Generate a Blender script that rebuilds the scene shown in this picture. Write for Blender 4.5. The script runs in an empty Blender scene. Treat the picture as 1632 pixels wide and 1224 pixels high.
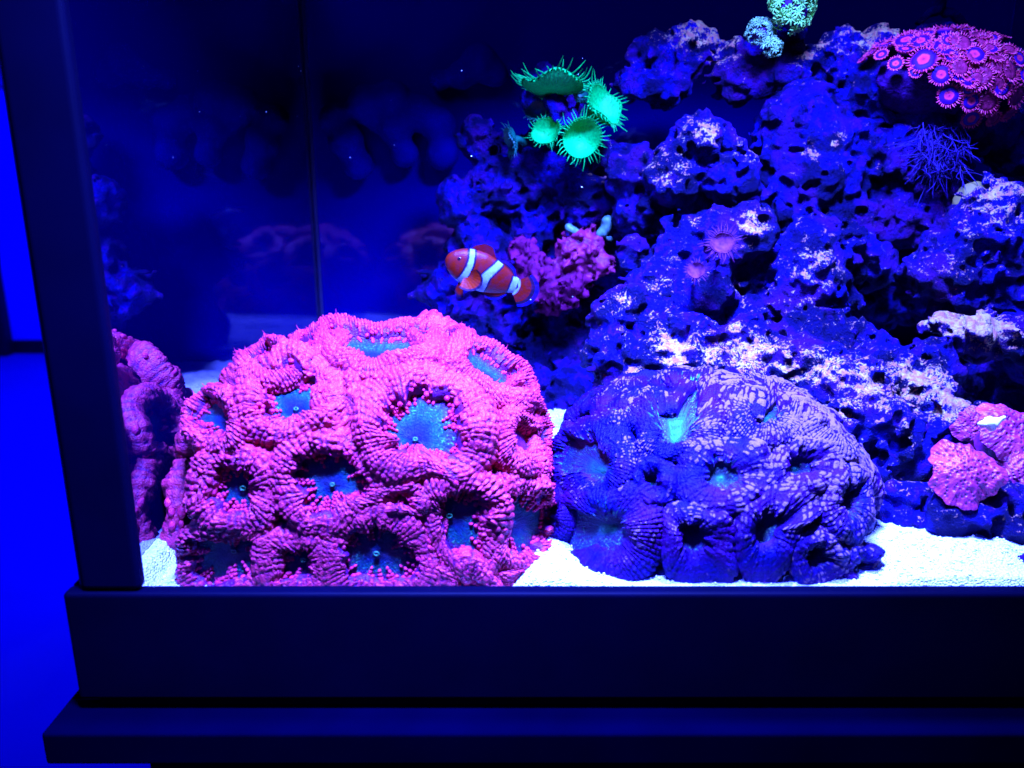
import bpy, bmesh, math
import numpy as np
from mathutils import Vector, Matrix
R = math.radians
rng = np.random.default_rng(7)
scene = bpy.context.scene
COL = scene.collection

# ------------------------------------------------------------------ camera, world, lamps, exposure
CAM = np.array([0.0, -0.36, 0.20]); PITCH = R(15.3); F = 1300.0
cam_d = bpy.data.cameras.new('camera'); cam = bpy.data.objects.new('camera', cam_d); COL.objects.link(cam)
cam.location = CAM; cam.rotation_euler = (R(90) - PITCH, 0, 0)
cam_d.sensor_width = 36; cam_d.lens = 36 * F / 1632; cam_d.clip_start = 0.01; cam_d.clip_end = 60
cam_d.dof.use_dof = True; cam_d.dof.focus_distance = 0.50; cam_d.dof.aperture_fstop = 9.0
scene.camera = cam
w = bpy.data.worlds.new('World'); scene.world = w; w.use_nodes = True
w.node_tree.nodes['Background'].inputs[0].default_value = (0.01, 0.01, 1, 1)
w.node_tree.nodes['Background'].inputs[1].default_value = 0.05
scene.view_settings.view_transform = 'Standard'; scene.view_settings.look = 'None'
scene.view_settings.exposure = 0.0; scene.view_settings.gamma = 1.0
scene.cycles.max_bounces = 6; scene.cycles.diffuse_bounces = 3; scene.cycles.glossy_bounces = 4
scene.cycles.transparent_max_bounces = 8; scene.cycles.caustics_reflective = False
scene.cycles.caustics_refractive = False; scene.cycles.use_denoising = True
scene.cycles.sample_clamp_indirect = 8.0
ACT = (0.052, 0.088, 1.0)
def lamp(name, loc, target, sx, sy, power, color=ACT, spread=180):
    l = bpy.data.lights.new(name, 'AREA'); l.shape = 'RECTANGLE'; l.size = sx; l.size_y = sy
    l.energy = power; l.color = color; l.spread = R(spread)
    o = bpy.data.objects.new(name, l); COL.objects.link(o); o.location = loc
    o.rotation_euler = (Vector(target) - Vector(loc)).to_track_quat('-Z', 'Y').to_euler()
    return o
lamp('reef_lamp_and_fill', (0.14, 0.05, 0.48), (0.14, 0.09, 0), 0.10, 0.06, 50, spread=115)
lamp('reef_lamp_and_fill', (-0.03, -0.13, 0.56), (-0.06, 0.06, 0.03), 0.12, 0.05, 28, spread=66)  # added fill in front of the tank, brightens the coral faces
lamp('room_fill', (-0.6, 1.6, 1.6), (-2.6, 3.6, -0.1), 1.0, 1.0, 200, (0.0, 0.0, 1.0), spread=170)  # added light in place of the tank's blue spill on wall and floor
lamp('room_fill', (-0.7, -1.2, 1.35), (0.0, 0, -0.05), 0.7, 0.7, 30.0, (0.0015, 0.003, 1.0))  # added blue frontal fill on trim, post and reef, no fixture there

# ------------------------------------------------------------------ pixel -> world helpers
cp, sp = math.cos(PITCH), math.sin(PITCH)
FWD = np.array([0, cp, -sp]); UP = np.array([0, sp, cp]); RT = np.array([1.0, 0, 0])
def ray(px, py):
    px = np.asarray(px, float); py = np.asarray(py, float)
    return FWD + ((px - 816) / F)[..., None] * RT - ((py - 612) / F)[..., None] * UP
def at(px, py, Y):
    d = ray(px, py); return CAM + d * ((Y - CAM[1]) / d[..., 1])[..., None]
def mpp(Y, py=612):           # metres per photo pixel at depth plane Y
    d = ray(816.0, float(py)); t = (Y - CAM[1]) / d[1]; return t / F

# ------------------------------------------------------------------ object helpers
def link(o, parent=None):
    COL.objects.link(o)
    if parent is not None:
        o.parent = parent
        pl = parent
        o.matrix_parent_inverse = Matrix.Identity(4)
    return o
def tag(o, label=None, cat=None, group=None, kind=None):
    if label: o['label'] = label
    if cat: o['category'] = cat
    if group: o['group'] = group
    if kind: o['kind'] = kind
    return o
def empty(name, loc, label=None, cat=None, group=None):
    o = bpy.data.objects.new(name, None); o.location = [float(x) for x in loc]; o.empty_display_size = .01
    COL.objects.link(o); return tag(o, label, cat, group)
def world_loc(o):
    v = Vector((0, 0, 0))
    while o is not None:
        v += o.location; o = o.parent
    return np.array(v)
CLAMP = ('polyp', 'papillae', 'skeleton')
def mesh(name, V, Fc, mat, parent=None, smooth=True, uv=None, attrs=None, mat_idx=None, origin=None):
    """V in world coordinates; the object sits at origin (or at its centroid) with plain transforms"""
    V = np.array(V, float)
    if name in CLAMP: V[:, 1] = np.where(V[:, 1] < .009, .0012 + .0078 * np.exp(np.minimum(V[:, 1] - .009, 0) / .0078), V[:, 1])
    base = world_loc(parent) if parent is not None else np.zeros(3)
    if origin is None: origin = V.mean(0)
    origin = np.asarray(origin, float)
    me = bpy.data.meshes.new(name)
    L = V - origin
    if isinstance(Fc, np.ndarray):
        nf, k = Fc.shape
        me.vertices.add(len(L)); me.vertices.foreach_set('co', L.ravel())
        me.loops.add(nf * k); me.loops.foreach_set('vertex_index', Fc.ravel().astype(np.int32))
        me.polygons.add(nf); me.polygons.foreach_set('loop_start', np.arange(0, nf * k, k, dtype=np.int32))
        me.polygons.foreach_set('loop_total', np.full(nf, k, dtype=np.int32))
        me.update(calc_edges=True)
    else:
        me.from_pydata([tuple(v) for v in L], [], Fc); me.update()
    me.validate()
    if smooth: me.polygons.foreach_set('use_smooth', np.ones(len(me.polygons), bool))
    ms = mat if isinstance(mat, (list, tuple)) else [mat]
    for m in ms: me.materials.append(m)
    if mat_idx is not None: me.polygons.foreach_set('material_index', np.asarray(mat_idx, np.int32))
    if uv is not None:
        lay = me.uv_layers.new(name='UVMap'); li = np.zeros(len(me.loops), np.int32)
        me.loops.foreach_get('vertex_index', li); lay.data.foreach_set('uv', np.asarray(uv)[li].astype(np.float32).ravel())
    for k, a in (attrs or {}).items():
        a = np.asarray(a)
        if a.ndim == 1:
            at_ = me.attributes.new(k, 'FLOAT', 'POINT'); at_.data.foreach_set('value', a.astype(np.float32))
        else:
            at_ = me.attributes.new(k, 'FLOAT_COLOR', 'POINT')
            if a.shape[1] == 3: a = np.c_[a, np.ones(len(a))]
            at_.data.foreach_set('color', a.astype(np.float32).ravel())
    o = bpy.data.objects.new(name, me); o.location = [float(x) for x in (origin - base)]
    COL.objects.link(o)
    if parent is not None: o.parent = parent
    return o
def rbox(name, lo, hi, mat, parent=None, bev=.002, seg=3):
    bm = bmesh.new(); bmesh.ops.create_cube(bm, size=1)
    lo = np.array(lo); hi = np.array(hi)
    for v in bm.verts: v.co = Vector(lo + (np.array(v.co) + .5) * (hi - lo))
    if bev: bmesh.ops.bevel(bm, geom=list(bm.edges), offset=bev, segments=seg, affect='EDGES', profile=.5)
    V = np.array([v.co[:] for v in bm.verts]); Fc = [[v.index for v in f.verts] for f in bm.faces]; bm.free()
    o = mesh(name, V, Fc, mat, parent, smooth=False)
    return o
def ico(level):
    bm = bmesh.new(); bmesh.ops.create_icosphere(bm, subdivisions=level, radius=1)
    V = np.array([v.co[:] for v in bm.verts]); Fc = np.array([[v.index for v in f.verts] for f in bm.faces]); bm.free()
    return V, Fc
ICO1, ICO2, ICO3 = ico(1), ico(2), ico(3)
def blobs(P, A, B, Cn, prim=ICO2):
    """ellipsoids at P with semi axis vectors A,B,C (n,3)"""
    V, Fc = prim; n = len(P)
    W = P[:, None, :] + V[None, :, 0:1] * A[:, None, :] + V[None, :, 1:2] * B[:, None, :] + V[None, :, 2:3] * Cn[:, None, :]
    Fa = Fc[None] + (np.arange(n) * len(V))[:, None, None]
    return W.reshape(-1, 3), Fa.reshape(-1, Fc.shape[1])
def join(parts):
    Vs, Fs, o = [], [], 0
    for V, Fc in parts:
        Vs.append(V); Fs.append(np.asarray(Fc) + o); o += len(V)
    return np.vstack(Vs), np.vstack(Fs)
def frames(N, ref=(0.13, 0.27, 0.95)):
    N = N / np.linalg.norm(N, axis=-1, keepdims=True)
    r = np.broadcast_to(np.array(ref), N.shape)
    T = np.cross(r, N); T /= np.linalg.norm(T, axis=-1, keepdims=True) + 1e-9
    return T, np.cross(N, T), N
def tubes(paths, radii, k=5):
    """paths (n,m,3), radii (n,m) or (m,) -> tube mesh, quads; closed by a tiny end"""
    paths = np.asarray(paths, float); n, m, _ = paths.shape
    radii = np.broadcast_to(np.asarray(radii, float), (n, m))
    D = np.gradient(paths, axis=1)
    T, B, _ = frames(D)
    a = np.arange(k) * 2 * math.pi / k
    V = paths[:, :, None] + radii[:, :, None, None] * (np.cos(a)[None, None, :, None] * T[:, :, None] + np.sin(a)[None, None, :, None] * B[:, :, None])
    idx = np.arange(n * m * k).reshape(n, m, k)
    q = np.stack([idx[:, :-1, :], np.roll(idx, -1, 2)[:, :-1, :], np.roll(idx, -1, 2)[:, 1:, :], idx[:, 1:, :]], -1).reshape(-1, 4)
    return V.reshape(-1, 3), q
def grid_faces(nu, nv, wrap=True):
    idx = np.arange(nu * nv).reshape(nu, nv)
    nx = np.roll(idx, -1, 0) if wrap else idx[1:]
    cu = idx if wrap else idx[:-1]
    return np.stack([cu[:, :-1], nx[:, :-1], nx[:, 1:], cu[:, 1:]], -1).reshape(-1, 4)

# ------------------------------------------------------------------ noise
LAT = rng.random((32, 32, 32)).astype(np.float32)
def vnoise(P):
    P = np.asarray(P); i = np.floor(P).astype(int); f = P - i; f = f * f * (3 - 2 * f); i &= 31; j = (i + 1) & 31
    x, y, z = f[..., 0], f[..., 1], f[..., 2]; g = lambda a, b, c: LAT[a, b, c]
    i0, i1, i2 = i[..., 0], i[..., 1], i[..., 2]; j0, j1, j2 = j[..., 0], j[..., 1], j[..., 2]
    a = g(i0, i1, i2) * (1 - x) + g(j0, i1, i2) * x; b = g(i0, j1, i2) * (1 - x) + g(j0, j1, i2) * x
    c = g(i0, i1, j2) * (1 - x) + g(j0, i1, j2) * x; d = g(i0, j1, j2) * (1 - x) + g(j0, j1, j2) * x
    return ((a * (1 - y) + b * y) * (1 - z) + (c * (1 - y) + d * y) * z) * 2 - 1
def fbm(P, o=3):
    s = 0; a = 1; 
    for k in range(o): s = s + a * vnoise(P * (2 ** k) + 7.3 * k); a *= .5
    return s
JIT = rng.random((16, 16, 16, 3))
def worley(P):
    c = np.floor(P).astype(int); best = np.full(P.shape[:-1], 9.0)
    for dx in (-1, 0, 1):
        for dy in (-1, 0, 1):
            for dz in (-1, 0, 1):
                q = c + (dx, dy, dz); m = q & 15
                d = ((q + JIT[m[..., 0], m[..., 1], m[..., 2]] - P) ** 2).sum(-1); best = np.minimum(best, d)
    return np.sqrt(best)

# ------------------------------------------------------------------ materials
class NT:
    def __init__(s, name):
        s.m = bpy.data.materials.new(name); s.m.use_nodes = True; s.t = s.m.node_tree; s.n = s.t.nodes; s.l = s.t.links
        s.b = s.n['Principled BSDF']; s.out = s.n['Material Output']
    def add(s, t, **k):
        n = s.n.new(t)
        for a, b in k.items():
            if a.startswith('i_'):
                key = a[2:]; key = int(key) if key.isdigit() else key.replace('_', ' ')
                if isinstance(b, bpy.types.NodeSocket): s.l.new(b, n.inputs[key])
                else: n.inputs[key].default_value = b
            else: setattr(n, a, b)
        return n
    def mix(s, fac, a, b):
        n = s.n.new('ShaderNodeMix'); n.data_type = 'RGBA'
        for sock, v in ((n.inputs[0], fac), (n.inputs[6], a), (n.inputs[7], b)):
            if isinstance(v, bpy.types.NodeSocket): s.l.new(v, sock)
            else: sock.default_value = v if not isinstance(v, tuple) else (*v[:3], 1)
        return n.outputs[2]
    def ramp(s, fac, stops, interp='LINEAR'):
        n = s.n.new('ShaderNodeValToRGB'); n.color_ramp.interpolation = interp; e = n.color_ramp.elements
        while len(e) < len(stops): e.new(.5)
        for el, (p, c) in zip(e, stops):
            el.position = p; el.color = (c, c, c, 1) if isinstance(c, (int, float)) else (*c, 1)
        s.l.new(fac, n.inputs[0]); return n.outputs[0]
    def math(s, op, a, b=None, c=None, clamp=False):
        n = s.n.new('ShaderNodeMath'); n.operation = op; n.use_clamp = clamp
        for i, v in enumerate((a, b, c)):
            if v is None: continue
            if isinstance(v, bpy.types.NodeSocket): s.l.new(v, n.inputs[i])
            else: n.inputs[i].default_value = v
        return n.outputs[0]
    def noise(s, scale, detail=3, rough=.55, vec=None, dist=0):
        n = s.add('ShaderNodeTexNoise'); n.inputs['Scale'].default_value = scale; n.inputs['Detail'].default_value = detail
        n.inputs['Roughness'].default_value = rough; n.inputs['Distortion'].default_value = dist
        s.l.new(vec or s.obj(), n.inputs['Vector']); return n.outputs[0]
    def vor(s, scale, vec=None, feat='F1'):
        n = s.add('ShaderNodeTexVoronoi'); n.feature = feat; n.inputs['Scale'].default_value = scale
        s.l.new(vec or s.obj(), n.inputs['Vector']); return n.outputs[0]
    def obj(s):
        if not hasattr(s, 'geo'): s.geo = s.add('ShaderNodeNewGeometry')
        return s.geo.outputs['Position']
    def attr(s, name): return s.add('ShaderNodeAttribute', attribute_name=name)
    def set(s, color=None, rough=None, spec=None, **k):
        for key, v in (('Base Color', color), ('Roughness', rough), ('Specular IOR Level', spec)):
            if v is None: continue
            if isinstance(v, bpy.types.NodeSocket): s.l.new(v, s.b.inputs[key])
            else: s.b.inputs[key].default_value = (*v, 1) if isinstance(v, tuple) else v
        return s
    def bump(s, h, dist=.001, strength=1):
        n = s.add('ShaderNodeBump'); n.inputs['Strength'].default_value = strength; n.inputs['Distance'].default_value = dist
        s.l.new(h, n.inputs['Height']); s.l.new(n.outputs[0], s.b.inputs['Normal']); return s

def plain(name, col, rough=.5, spec=.3, var=.25, scale=60, bump=0):
    t = NT(name); n = t.noise(scale)
    t.set(t.mix(t.ramp(n, [(.3, 0.), (.7, 1.)]), tuple(c * (1 - var) for c in col), tuple(c * (1 + var) for c in col)), rough, spec)
    if bump: t.bump(n, bump)
    return t.m

def rock_material():
    t = NT('live_rock')
    n1 = t.noise(38, 4); n2 = t.noise(150, 5, .7); n3 = t.noise(520, 4, .75); n4 = t.noise(22, 2)
    base = t.mix(t.ramp(n2, [(.35, 0.), (.62, 1.)]), (.0006, .0001, .04), (.0016, .0002, .15))
    purple = t.mix(t.ramp(n4, [(.47, 0.), (.62, 1.)]), base, (.034, .0006, .055))
    vi = t.mix(t.ramp(t.noise(95, 4, .7), [(.53, 0.), (.60, 1.)]), purple, (.030, .0008, .10))
    dark = t.mix(t.ramp(n1, [(.46, 0.), (.58, 1.)]), vi, (.0006, .0001, .022))
    # white highlights of lit upward faces painted in: attribute places them, noise flecks them
    c = t.attr('crust').outputs['Fac']  # 'crust' holds the strength of the painted highlights
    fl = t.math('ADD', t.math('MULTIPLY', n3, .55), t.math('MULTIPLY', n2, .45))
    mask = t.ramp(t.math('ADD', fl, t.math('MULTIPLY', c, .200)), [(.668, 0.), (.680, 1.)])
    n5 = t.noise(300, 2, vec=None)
    crust = t.mix(t.ramp(n5, [(.40, 0.), (.60, 1.)]), (.60, .42, .10), (.50, .17, .07))  # colour of the painted highlights
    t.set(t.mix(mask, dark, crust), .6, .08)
    t.bump(t.math('ADD', t.math('MULTIPLY', n2, 1.0), t.math('MULTIPLY', n3, .7)), .006, 1)
    return t.m
ROCK = rock_material()

def sand_material():
    t = NT('aragonite_sand'); v = t.vor(900); n = t.noise(300, 3)
    col = t.mix(t.ramp(v, [(.15, 0.), (.75, 1.)]), (.62, .66, .62), (.40, .46, .50))
    col = t.mix(t.ramp(n, [(.62, 0.), (.72, 1.)]), col, (.06, .16, .22))
    t.set(col, .8, .2); t.bump(t.math('ADD', v, n), .0012, 1); return t.m
SAND = sand_material()
GRAIN = plain('sand_grain', (.60, .64, .62), .7, .3, .25, 700)

def bead_material(name, a, b, c):
    t = NT(name); n = t.noise(70, 3); n2 = t.noise(600, 2)
    col = t.mix(t.ramp(n, [(.3, 0.), (.7, 1.)]), a, b)
    col = t.mix(t.math('MULTIPLY', t.ramp(n2, [(.45, 0.), (.75, 1.)]), .6), col, c)
    t.set(col, .5, .2); t.bump(n2, .0010, 1); return t.m
PINK = bead_material('pink_papillae', (.50, .011, .050), (.62, .018, .062), (.32, .006, .055))
PINKT = plain('pink_tissue', (.10, .004, .050), .4, .35, .4, 300, .0006)
def flesh():
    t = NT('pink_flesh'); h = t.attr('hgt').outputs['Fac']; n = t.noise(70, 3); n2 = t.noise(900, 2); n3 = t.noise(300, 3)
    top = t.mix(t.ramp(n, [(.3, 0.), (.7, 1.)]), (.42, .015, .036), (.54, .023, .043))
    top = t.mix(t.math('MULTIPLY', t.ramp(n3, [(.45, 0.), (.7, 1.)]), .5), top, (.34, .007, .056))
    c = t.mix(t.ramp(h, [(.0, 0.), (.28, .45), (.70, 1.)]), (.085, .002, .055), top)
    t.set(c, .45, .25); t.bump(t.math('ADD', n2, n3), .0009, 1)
    t.b.inputs['Subsurface Weight'].default_value = .0
    return t.m
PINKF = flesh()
def disc_material(name, out_, ring, mid, core, speck, specamt=.6):
    t = NT(name); uv = t.add('ShaderNodeUVMap').outputs[0]
    sx = t.add('ShaderNodeSeparateXYZ', i_0=uv)
    u, v = sx.outputs[0], sx.outputs[1]
    # circular coordinates so that the streaks meet
    ang = t.math('MULTIPLY', u, 2 * math.pi)
    cx, cy = t.math('COSINE', ang), t.math('SINE', ang)
    cmb = t.add('ShaderNodeCombineXYZ', i_0=t.math('MULTIPLY', cx, 7.), i_1=t.math('MULTIPLY', cy, 7.), i_2=t.math('MULTIPLY', v, 2.2))
    streak = t.noise(1.8, 3, .6, vec=cmb.outputs[0])
    fine = t.noise(900, 2, .6)
    wob = t.math('ADD', v, t.math('MULTIPLY', t.math('SUBTRACT', t.noise(60, 2), .5), .35))
    col = t.mix(t.ramp(wob, [(.05, 0.), (.30, 1.)]), core, mid)
    col = t.mix(t.ramp(wob, [(.32, 0.), (.50, 1.)]), col, ring)
    col = t.mix(t.ramp(wob, [(.70, 0.), (.9, 1.)]), col, out_)
    col = t.mix(t.math('MULTIPLY', t.ramp(streak, [(.42, 0.), (.6, 1.)]), .75), col, mid)
    rings = t.math('SINE', t.math('MULTIPLY', wob, 75.))
    col = t.mix(t.math('MULTIPLY', t.math('GREATER_THAN', rings, .45), .4), col, (.003, .008, .03))
    sm = t.math('MULTIPLY', t.ramp(fine, [(.60, 0.), (.66, 1.)]), t.ramp(wob, [(.45, 0.), (.62, 1.)]))
    col = t.mix(t.math('MULTIPLY', sm, specamt), col, speck)
    t.set(col, .35, .12); t.bump(t.math('ADD', streak, fine), .0010, 1); return t.m
DISC = disc_material('oral_disc', (.075, .003, .045), (.0, .050, .032), (.0003, .012, .045), (.012, .003, .014), (.05, .30, .06), .85)
MOUTH = plain('mouth_ring', (.015, .14, .03), .35, .4)

# ------------------------------------------------------------------ glass tank, trim, stand, room
BLACK = plain('black_plastic', (.0001, .0001, .0030), .55, .02, .15, 25)
POSTM = plain('post_plastic', (.0001, .0001, .0038), .5, .03, .2, 18)
DARKW = plain('dark_stained_wood', (.0001, .0001, .0030), .8, .0, .3, 12)
def pane_material(name, base, lo, hi, rough):
    t = NT(name); lw = t.add('ShaderNodeLayerWeight'); lw.inputs['Blend'].default_value = .5
    f = t.ramp(lw.outputs['Facing'], [(0., lo), (.45, lo * 1.3), (1., hi)])
    g = t.add('ShaderNodeBsdfGlossy'); g.inputs['Roughness'].default_value = rough; g.inputs['Color'].default_value = (.85, .8, 1, 1)
    n = t.noise(30, 4)
    g2 = t.math('MULTIPLY', n, 1.)
    d = t.add('ShaderNodeBsdfDiffuse'); d.inputs['Color'].default_value = (*base, 1)
    mx = t.add('ShaderNodeMixShader'); t.l.new(f, mx.inputs[0]); t.l.new(d.outputs[0], mx.inputs[1]); t.l.new(g.outputs[0], mx.inputs[2])
    t.l.new(mx.outputs[0], t.out.inputs[0]); return t.m
BACKG = pane_material('back_glass', (.0, .0, .075), .035, .7, .05)
SIDEG = pane_material('side_glass', (.0, .0, .010), .36, .66, .012)
def clear_glass():
    t = NT('clear_glass'); tr = t.add('ShaderNodeBsdfTransparent'); tr.inputs[0].default_value = (.985, .985, .99, 1)
    g = t.add('ShaderNodeBsdfGlossy'); g.inputs['Roughness'].default_value = .0
    lw = t.add('ShaderNodeLayerWeight'); lw.inputs['Blend'].default_value = .5; fr = t.ramp(lw.outputs['Facing'], [(0., .008), (.75, .03), (1., .4)])
    mx = t.add('ShaderNodeMixShader'); t.l.new(fr, mx.inputs[0]); t.l.new(tr.outputs[0], mx.inputs[1]); t.l.new(g.outputs[0], mx.inputs[2])
    t.l.new(mx.outputs[0], t.out.inputs[0]); return t.m
CLEAR = clear_glass()
XL, XR, YB, ZT = -.193, .46, .452, .38
tank = empty('aquarium', (0.1, 0.2, -.06), 'rimless-looking glass aquarium with black corner post and deep black bottom trim', 'aquarium')
tank['label'] = 'glass aquarium with black corner post and deep black bottom trim'
rbox('glass_pane', (XL - .005, -.004, -.045), (XR, -.0005, ZT), CLEAR, tank, 0)
tank_side = rbox('glass_pane', (XL - .006, -.0005, -.045), (XL, YB, ZT), SIDEG, tank, 0); tank_side['label'] = 'left side pane mirroring the corals'
o = rbox('glass_pane', (XL - .006, YB + .0005, -.045), (XR, YB + .007, ZT), BACKG, tank, 0); o['label'] = 'dark back pane with faint reflections'
rbox('glass_pane', (XR + .001, -.0005, -.045), (XR + .007, YB, ZT), BACKG, tank, 0)
rbox('silicone_seam', (XL, YB - .0035, -.0), (XL + .0035, YB, ZT), plain('silicone', (.004, .004, .03), .4, .4), tank, .001, 2)
# corner post: an angle profile with a rounded outside and a thin lip on each edge
post = rbox('corner_post', (-.2050, -.012, .0026), (-.1765, -.0045, ZT), POSTM, tank, .0028, 4)
rbox('corner_post_flange', (-.2072, -.009, .0026), (-.2052, .030, ZT), plain('post_lip', (.0005, .0005, .03), .4, .1), tank, .0015, 3)
tr = rbox('bottom_trim', (-.2135, -.0135, -.0565), (XR + .02, -.0045, .0022), BLACK, tank, .0022, 4)
rbox('bottom_trim', (-.2135, -.0040, -.0565), (-.2075, YB + .02, .0022), BLACK, tank, .0018, 3)
rbox('bottom_trim_foot', (-.2050, -.0110, -.0615), (XR + .02, YB, -.0570), BLACK, tank, .0012, 2)
stand = empty('aquarium_stand', (0.1, .2, -.7), 'dark wooden stand with an overhanging top slab under the aquarium', 'stand')
rbox('table_top', (-.2235, -.0310, -.0795), (XR + .06, YB + .04, -.0620), DARKW, stand, .0016, 3)
rbox('cabinet_body', (-.178, -.024, -.715), (XR + .02, YB + .01, -.0800), DARKW, stand, .002, 2)
WALLM = plain('painted_wall', (.2, .2, .80), .8, .1, .04, 2)
FLOORM = plain('pale_floor', (.40, .40, .45), .6, .2, .06, 3)
def sheet(name, pts, mat, kind='structure'):
    o = mesh(name, np.array(pts, float), [[0, 1, 2, 3]], mat, smooth=False); return tag(o, kind=kind)
sheet('floor', [(-6, -3, -.72), (6, -3, -.72), (6, 3.62, -.72), (-6, 3.62, -.72)], FLOORM)
sheet('wall', [(-6, 3.6, -.72), (6, 3.6, -.72), (6, 3.6, 3), (-6, 3.6, 3)], WALLM)
o = rbox('skirting_board', (-4, 3.57, -.72), (4, 3.598, -.655), plain('dark_skirting', (.01, .01, .012), .5, .3), None, .004, 2)
tag(o, kind='structure')
o = rbox('door_frame', (-3.4, 3.50, -.715), (-2.45, 3.565, -.02), plain('dark_cabinet', (.01, .01, .012), .5, .3), None, .01, 2)
o.name = 'low_cupboard'; tag(o, 'low black cupboard standing against the far blue wall', 'cupboard')
rail = rbox('picture_rail', (-4, 3.56, .53), (4, 3.598, 2.9), plain('dim_wall_panel', (.08, .08, .34), .8, .1), None, .004, 2)
rail.name = 'upper_wall_panel'; tag(rail, kind='structure')

# ------------------------------------------------------------------ sand bed
def sand_h(x, y):
    P = np.stack([x, y, x * 0], -1)
    h = .0020 * fbm(P / .035, 2) + .0010 * vnoise(P / .006) + .0006 * vnoise(P / .0028)
    h += .0015 * np.exp(-(((x - .33) / .07) ** 2 + ((y - .02) / .05) ** 2)) 
    h += .004 * np.exp(-(((x - .05) / .03) ** 2 + ((y - .22) / .05) ** 2)) 
    h = h * np.clip(y / .03, .12, 1) + .0024
    cl = lambda q: np.clip(q, 0, 1)
    h -= .010 * cl((x + .187) / .006) * cl((.012 - x) / .012) * cl((.17 - y) / .03)
    h -= .0055 * cl((x - .024) / .012) * cl((.198 - x) / .012) * cl((.17 - y) / .03)
    return h
xs = np.linspace(XL + .0002, XR - .002, 440); ys = np.linspace(.0004, YB - .0003, 300)
X, Y = np.meshgrid(xs, ys, indexing='ij'); Z = sand_h(X, Y)
Z[:, 0] = -.04; Y[:, 0] = .0003; Y[:, 1] = .00035
bed = mesh('sand_bed', np.stack([X, Y, Z], -1).reshape(-1, 3), grid_faces(440, 300, False)[:, ::1], SAND); tag(bed, kind='structure')
bed.name = 'sand'
n = 11000
gx = rng.uniform(XL + .004, .42, n); gy = rng.uniform(.002, .27, n) ** 1.0
gz = sand_h(gx, gy) + rng.uniform(-.0002, .0006, n); s = rng.uniform(.0005, .0011, n)[:, None]
q = rng.normal(size=(n, 3)); T, B, N = frames(q)
V, Fc = blobs(np.stack([gx, gy, gz], -1), T * s * rng.uniform(.7, 1.4, (n, 1)), B * s * .8, N * s * rng.uniform(.5, 1, (n, 1)), ICO1)
tag(mesh('sand_grains', V, Fc, GRAIN, smooth=False), 'loose white coral sand grains strewn over the sand bed', 'sand', kind='stuff')

# ------------------------------------------------------------------ live rock (surface nets over a blob field)
def surface_nets(f, lo, h):
    s = f < 0; nx, ny, nz = f.shape
    cs = np.zeros((nx - 1, ny - 1, nz - 1), int)
    for a in (0, 1):
        for b in (0, 1):
            for c in (0, 1): cs += s[a:nx - 1 + a, b:ny - 1 + b, c:nz - 1 + c]
    act = (cs > 0) & (cs < 8); ids = -np.ones(act.shape, int); I = np.argwhere(act); ids[act] = np.arange(len(I))
    acc = np.zeros((len(I), 3)); cnt = np.zeros(len(I))
    cor = [(0, 0, 0), (1, 0, 0), (0, 1, 0), (1, 1, 0), (0, 0, 1), (1, 0, 1), (0, 1, 1), (1, 1, 1)]
    for i, a in enumerate(cor):
        for b in cor[i + 1:]:
            if sum(abs(a[k] - b[k]) for k in range(3)) != 1: continue
            fa = f[I[:, 0] + a[0], I[:, 1] + a[1], I[:, 2] + a[2]]; fb = f[I[:, 0] + b[0], I[:, 1] + b[1], I[:, 2] + b[2]]
            m = (fa < 0) != (fb < 0); t = np.where(m, fa / np.where(m, fa - fb, 1), 0)[:, None]
            p = np.array(a) + t * (np.array(b) - np.array(a)); acc += p * m[:, None]; cnt += m
    V = lo + (I + acc / cnt[:, None]) * h; Q = []
    for ax in range(3):
        sl0 = [slice(None)] * 3; sl1 = [slice(None)] * 3; sl0[ax] = slice(0, -1); sl1[ax] = slice(1, None)
        a = s[tuple(sl0)]; b = s[tuple(sl1)]; E = np.argwhere(a != b)
        u, v = [(1, 2), (2, 0), (0, 1)][ax]
        E = E[(E[:, u] > 0) & (E[:, v] > 0) & (E[:, u] < f.shape[u] - 1) & (E[:, v] < f.shape[v] - 1)]
        du = np.eye(3, dtype=int)[u]; dv = np.eye(3, dtype=int)[v]
        g = lambda e: ids[e[:, 0], e[:, 1], e[:, 2]]
        q = np.stack([g(E - du - dv), g(E - dv), g(E), g(E - du)], 1)
        fl = ~s[E[:, 0], E[:, 1], E[:, 2]]; q[fl] = q[fl][:, ::-1]; Q.append(q)
    Q = np.vstack(Q); Q = Q[(Q >= 0).all(1)]; return V, Q
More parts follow.
